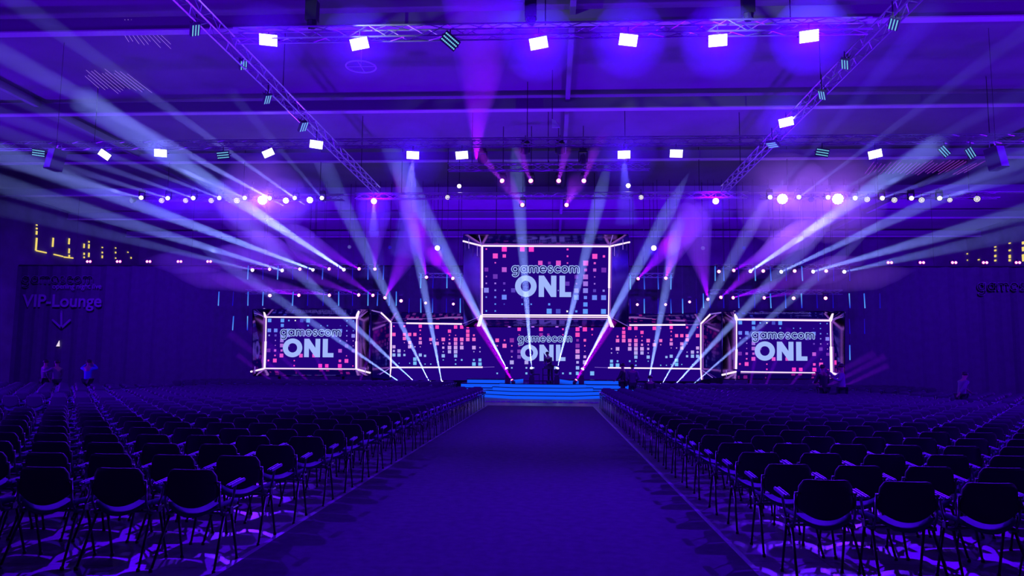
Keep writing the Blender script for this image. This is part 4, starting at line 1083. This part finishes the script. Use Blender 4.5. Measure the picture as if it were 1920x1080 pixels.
# hanging vertical light tubes
def tube_mat(name, c0, c1):
    m = bpy.data.materials.new(name); m.use_nodes = True; n = m.node_tree; n.nodes.clear()
    o = n.nodes.new('ShaderNodeOutputMaterial'); e = n.nodes.new('ShaderNodeEmission'); tc = n.nodes.new('ShaderNodeTexCoord')
    sp = n.nodes.new('ShaderNodeSeparateXYZ'); rp = n.nodes.new('ShaderNodeValToRGB')
    rp.color_ramp.elements[0].color = (*c0, 1); rp.color_ramp.elements[1].color = (*c1, 1)
    n.links.new(tc.outputs['Generated'], sp.inputs[0]); n.links.new(sp.outputs[2], rp.inputs[0]); n.links.new(rp.outputs[0], e.inputs[0]); n.links.new(e.outputs[0], o.inputs[0])
    m.cycles.emission_sampling = 'NONE'; return m
TM = {'b': tube_mat('pixel_tube_bright', srgb(90, 170, 255), srgb(50, 110, 250)), 'm': tube_mat('pixel_tube_mid', srgb(60, 110, 250), srgb(20, 20, 170)),
      'd': tube_mat('pixel_tube_dim', srgb(20, 10, 190), srgb(34, 10, 150)), 't': tube_mat('pixel_tube_top_lit', srgb(30, 30, 220), srgb(100, 180, 255))}
tube_me = {}
for k_, m in TM.items():
    b = MB(); b.tube([(0, 0, -.43), (0, 0, .43)], .032 if k_ != 'd' else .028, 8); tube_me[k_] = b.mesh('light_tube', m, True)
b = MB(); b.tube([(0, 0, .43), (0, 0, .85)], .012, 4); b.lathe([(.03, .43), (.03, .46)], 8); me_susp = b.mesh('suspension', M_black)
TUB = [('upper left', 511, [(465, 'b'), (493, 'd'), (521, 'b'), (549, 'd'), (577, 'd'), (605, 'm'), (634, 'd'), (661, 'd'), (690, 'm'), (708, 'd'), (719, 'm')]),
       ('lower left', 560, [(410, 'b'), (437, 'd'), (465, 'b'), (493, 'b'), (549, 'b'), (577, 'd'), (606, 'd'), (635, 'b'), (661, 'd'), (690, 'b'), (708, 'm'), (730, 'm'), (743, 'b')]),
       ('bottom left', 606, [(437, 'b'), (464, 't'), (437.5, None)]),
       ('inner upper left', 527, [(789, 'b'), (812, 'd'), (838, 'b'), (863, 'm')]),
       ('inner lower left', 573, [(767, 'd'), (789, 'b'), (811, 'm'), (837, 'd'), (863, 'b')]),
       ('upper right', 513, [(1341, 'b'), (1357, 'm'), (1385, 'd'), (1416, 'b'), (1445, 'm'), (1474, 'd'), (1504, 'b'), (1534, 'd'), (1563, 'd'), (1593, 'd')]),
       ('lower right', 564, [(1319, 'b'), (1331, 'd'), (1357, 'd'), (1385, 'm'), (1415, 'd'), (1445, 'b'), (1473, 'm'), (1503, 't'), (1532, 'd'), (1562, 'd'), (1593, 't'), (1621, 'b'), (1650, 'd')]),
       ('bottom right', 612, [(1593, 'd'), (1621, 'd')]), ('lowest right', 661, [(1593.5, 'b')]),
       ('inner upper right', 529, [(1182, 'b'), (1208, 'm'), (1234, 'm'), (1258, 'b')]),
       ('inner lower right', 574, [(1182, 'd'), (1208, 'b'), (1234, 'd'), (1258, 'm'), (1280, 'b'), (1306, 'd')])]
for row, y, LST in TUB:
    i = 0
    for x, k_ in LST:
        if not k_: continue
        i += 1
        A = P(x, y, 43.8); e = empty('hanging_light_tube', A); e.rotation_euler = (0, random.uniform(-.03, .03), 0)
        tag(e, '%s vertical blue light tube from the left in the %s row' % (ONES[i], row), 'light tube', 'hanging blue light tubes')
        child('light_tube', tube_me[k_], e); clamp(e, 12.79, .43, .008)

# ------------------------------------------------------------------ people
M_skin = mat('skin', (0.34, 0.20, 0.15), 0.55); M_hair = mat('dark_hair', (0.02, 0.015, 0.015), 0.6)
def skinned(name, verts, edges, radii, m, parent, root=0, sub=1):
    me = bpy.data.meshes.new(name); me.from_pydata([tuple(v) for v in verts], edges, []); me.materials.append(m)
    o = bpy.data.objects.new(name, me); col.objects.link(o); o.parent = parent
    md = o.modifiers.new('skin', 'SKIN'); md.use_smooth_shade = True
    if not me.skin_vertices: me.skin_vertices.new()
    sv = me.skin_vertices[0].data
    for i, r in enumerate(radii):
        r = r if isinstance(r, tuple) else (r, r); sv[i].radius = r; sv[i].use_root = (i == root)
    s_ = o.modifiers.new('sub', 'SUBSURF'); s_.levels = sub; s_.render_levels = sub
    return o
def person(loc, rz, label, pose='stand', shirt=(.03, .03, .04), trousers=(.02, .02, .03), h=1.78, arms=None, lean=0.0, hidden_legs=False):
    e = empty('person', loc, rz); tag(e, label, 'person'); k = h / 1.78; e.scale = (k, k, k)
    ms = mat('shirt_%s' % '_'.join('%d' % (c * 100) for c in shirt), shirt, 0.8); mt = mat('trousers_%d' % int(trousers[0] * 100), trousers, 0.85)
    V = []; E_ = []; Rr = []
    def add(p, r, par=None):
        V.append(Vector(p)); Rr.append(r)
        if par is not None: E_.append((par, len(V) - 1))
        return len(V) - 1
    dz = 0.0 if pose != 'sit' else -0.47
    L = lambda z: (z - .95) * lean
    pel = add((0, 0, .96 + dz), (.155, .11)); wa = add((0, L(1.1), 1.12 + dz), (.135, .095), pel); ch = add((0, L(1.3), 1.33 + dz), (.165, .11), wa)
    sh = add((0, L(1.45), 1.45 + dz), (.12, .08), ch); nk = add((0, L(1.53), 1.53 + dz), .055, sh)
    hd0 = add((0, L(1.6) + .02, 1.60 + dz), (.075, .085), nk); hd1 = add((0, L(1.68) + .02, 1.68 + dz), (.082, .1), hd0); add((0, L(1.74) + .01, 1.745 + dz), (.05, .06), hd1)
    arms = arms or {-1: [(.24, 0, 1.16), (.22, .1, .92)], 1: [(.24, 0, 1.16), (.22, .1, .92)]}
    armj = {}
    for s in (-1, 1):
        s0 = add((s * .18, L(1.43), 1.42 + dz), .062, sh); el = arms[s][0]; wr = arms[s][1]
        el = Vector((s * el[0], el[1] + L(el[2]), el[2] + dz)); wr = Vector((s * wr[0], wr[1] + L(wr[2]), wr[2] + dz))
        a = add(el, .045, s0); w = add(wr, .03, a); d = (wr - el).normalized(); pa = add(wr + d * .07, (.038, .022), w)
        side = d.cross(Vector((0, 1, 0.3))).normalized()
        for q, ln in enumerate((.07, .08, .075, .06)):
            base = wr + d * .085 + side * (.027 - .018 * q); f1 = add(base, .0095, pa); f2 = add(base + d * ln * .55 + Vector((0, .006, 0)), .0085, f1); add(base + d * ln + Vector((0, .018, 0)), .007, f2)
        th = add(wr + d * .03 + side * .035, .011, w); add(wr + d * .07 + side * .058, .009, th)
        armj[s] = (s0, a, w)
    legj = {}
    for s in (-1, 1):
        hp = add((s * .095, 0, .90 + dz), .085, pel)
        if pose == 'sit': kn = add((s * .12, .42, .50), .06, hp); an = add((s * .12, .42, .10), .042, kn)
        else: kn = add((s * .11, .02, .50), .062, hp); an = add((s * .12, 0, .10), .042, kn)
        t = add(V[an] + Vector((0, .13, -.06)), (.045, .03), an); legj[s] = (hp, kn, an, t)
    skinned('body', V, E_, Rr, M_skin, e, 0, 1)
    # shirt over torso and arms, trousers over hips and legs, shoes, hair and face
    idx = [pel, wa, ch, sh]; vs = [V[i] + (Vector((0, 0, -.14)) if i == pel else Vector()) for i in idx]; rr = [(.180, .136), (.165, .122), (.188, .133), (.138, .098)]
    ed = [(0, 1), (1, 2), (2, 3)]
    for s in (-1, 1):
        s0, a, w = armj[s]; n0 = len(vs); vs += [V[s0], V[a], V[a].lerp(V[w], .85)]; rr += [.078, .06, .043]; ed += [(3, n0), (n0, n0 + 1), (n0 + 1, n0 + 2)]
    skinned('shirt', vs, ed, rr, ms, e)
    vs = [V[pel] + Vector((0, 0, -.02))]; rr = [(.168, .125)]; ed = []
    for s in (-1, 1):
        hp, kn, an, t = legj[s]; n0 = len(vs); vs += [V[hp], V[kn], V[an]]; rr += [.1, .078, .062]; ed += [(0, n0), (n0, n0 + 1), (n0 + 1, n0 + 2)]
    skinned('trousers', vs, ed, rr, mt, e)
    for s in (-1, 1):
        b = MB(); a = V[legj[s][2]]; b.box((a.x, a.y + .05, .035), (.09, .27, .07)); b.box((a.x, a.y, .09), (.085, .13, .07)); b.build('shoe', M_black, e)
    hc = V[hd1]; b = MB(); b.lathe([(.02 + .088 * math.sin(math.pi * t / 10), .10 * math.cos(math.pi * t / 10)) for t in range(0, 7)], 14, (hc.x, hc.y - .014, hc.z + .012)); b.build('hair', M_hair, e, True)
    b = MB(); b.lathe([(.006, .02), (.014, 0), (.004, -.01)], 6, (hc.x, hc.y + .098, hc.z - .03))
    for s in (-1, 1): b.lathe([(.008, .006), (.012, 0), (.008, -.006)], 6, (hc.x + s * .03, hc.y + .088, hc.z + .005)); b.lathe([(.008, .03), (.016, 0), (.008, -.03)], 6, (hc.x + s * .086, hc.y, hc.z - .01))
    b.box((hc.x, hc.y + .09, hc.z - .065), (.045, .01, .008)); b.build('face', M_skin, e)
    return e
def at(px, Y): v = P(px, 700, Y); return (v.x, Y, 0)
FA = math.pi  # facing the camera
person(at(1168, 33.6), R(70), 'person in dark clothes standing in profile right of the stage steps', h=1.80, arms={-1: [(.22, .12, 1.15), (.14, .28, 1.05)], 1: [(.24, .02, 1.16), (.22, .1, .92)]})
person(at(1186, 33.0), R(-5), 'person in a grey shirt with back turned, right of a darker person by the stage', shirt=(.10, .08, .12), h=1.76, arms={-1: [(.27, -.05, 1.15), (.12, .12, 1.05)], 1: [(.27, -.05, 1.15), (.12, .12, 1.05)]})
person(at(1219, 33.0), 0, 'person in dark clothes sitting in a distant row right of the stage, back turned', pose='sit', h=1.75)
person(at(1543, 27.2), R(20), 'large dark person standing among the rear chairs in front of the right display', h=1.80, arms={-1: [(.25, .12, 1.15), (.15, .30, 1.15)], 1: [(.27, .05, 1.15), (.15, .28, 1.15)]})
pe = person(at(1578, 26.5), R(75), 'person in a pale shirt holding up a phone beside the right display', shirt=(.20, .15, .26), h=1.84, arms={-1: [(.24, .1, 1.2), (.22, .32, 1.30)], 1: [(.20, .22, 1.30), (.10, .40, 1.52)]})
q = P(1572, 676.5, 26.4); b = MB(); b.box((0, 0, 0), (.075, .012, .15)); o = b.build('phone', emit('phone_screen', srgb(255, 60, 190), 1.0)); o.location = pe.matrix_world @ Vector((0, 0, 0)) if False else (q.x - .10, q.y, q.z - .06); o.rotation_euler = (0, 0, R(20)); tag(o, 'phone with a pink glowing screen held up by the person in a pale shirt', 'phone')
person((P(1032, 718, 42.2).x, 42.2, .72), R(150), 'person in dark clothes bending over the desk on the stage', lean=.5, h=1.72, arms={-1: [(.22, .15, 1.18), (.16, .38, 1.12)], 1: [(.22, .15, 1.18), (.16, .38, 1.12)]})
person(at(165, 29.5), 0, 'person in a blue shirt standing at the far left with hands raised to the head', shirt=(.05, .04, .45), h=1.76, arms={-1: [(.36, .08, 1.40), (.12, .10, 1.62)], 1: [(.36, .08, 1.40), (.12, .10, 1.62)]})
person(at(84, 30.2), R(-30), 'dim person at the far left below the lounge sign, outermost of the two', h=1.74, shirt=(.12, .07, .14))
person(at(106, 29.8), R(60), 'dim person at the far left below the lounge sign with an arm stretched out', h=1.72, shirt=(.12, .07, .14), arms={-1: [(.30, .2, 1.3), (.3, .45, 1.3)], 1: [(.25, .05, 1.2), (.2, .2, 1.0)]})
person(at(1800, 25.0), R(-80), 'dim person walking at the far right beyond the seating', h=1.6, shirt=(.14, .08, .18), lean=.25, arms={-1: [(.25, .2, 1.25), (.2, .4, 1.1)], 1: [(.25, -.15, 1.2), (.2, -.25, 1.0)]})
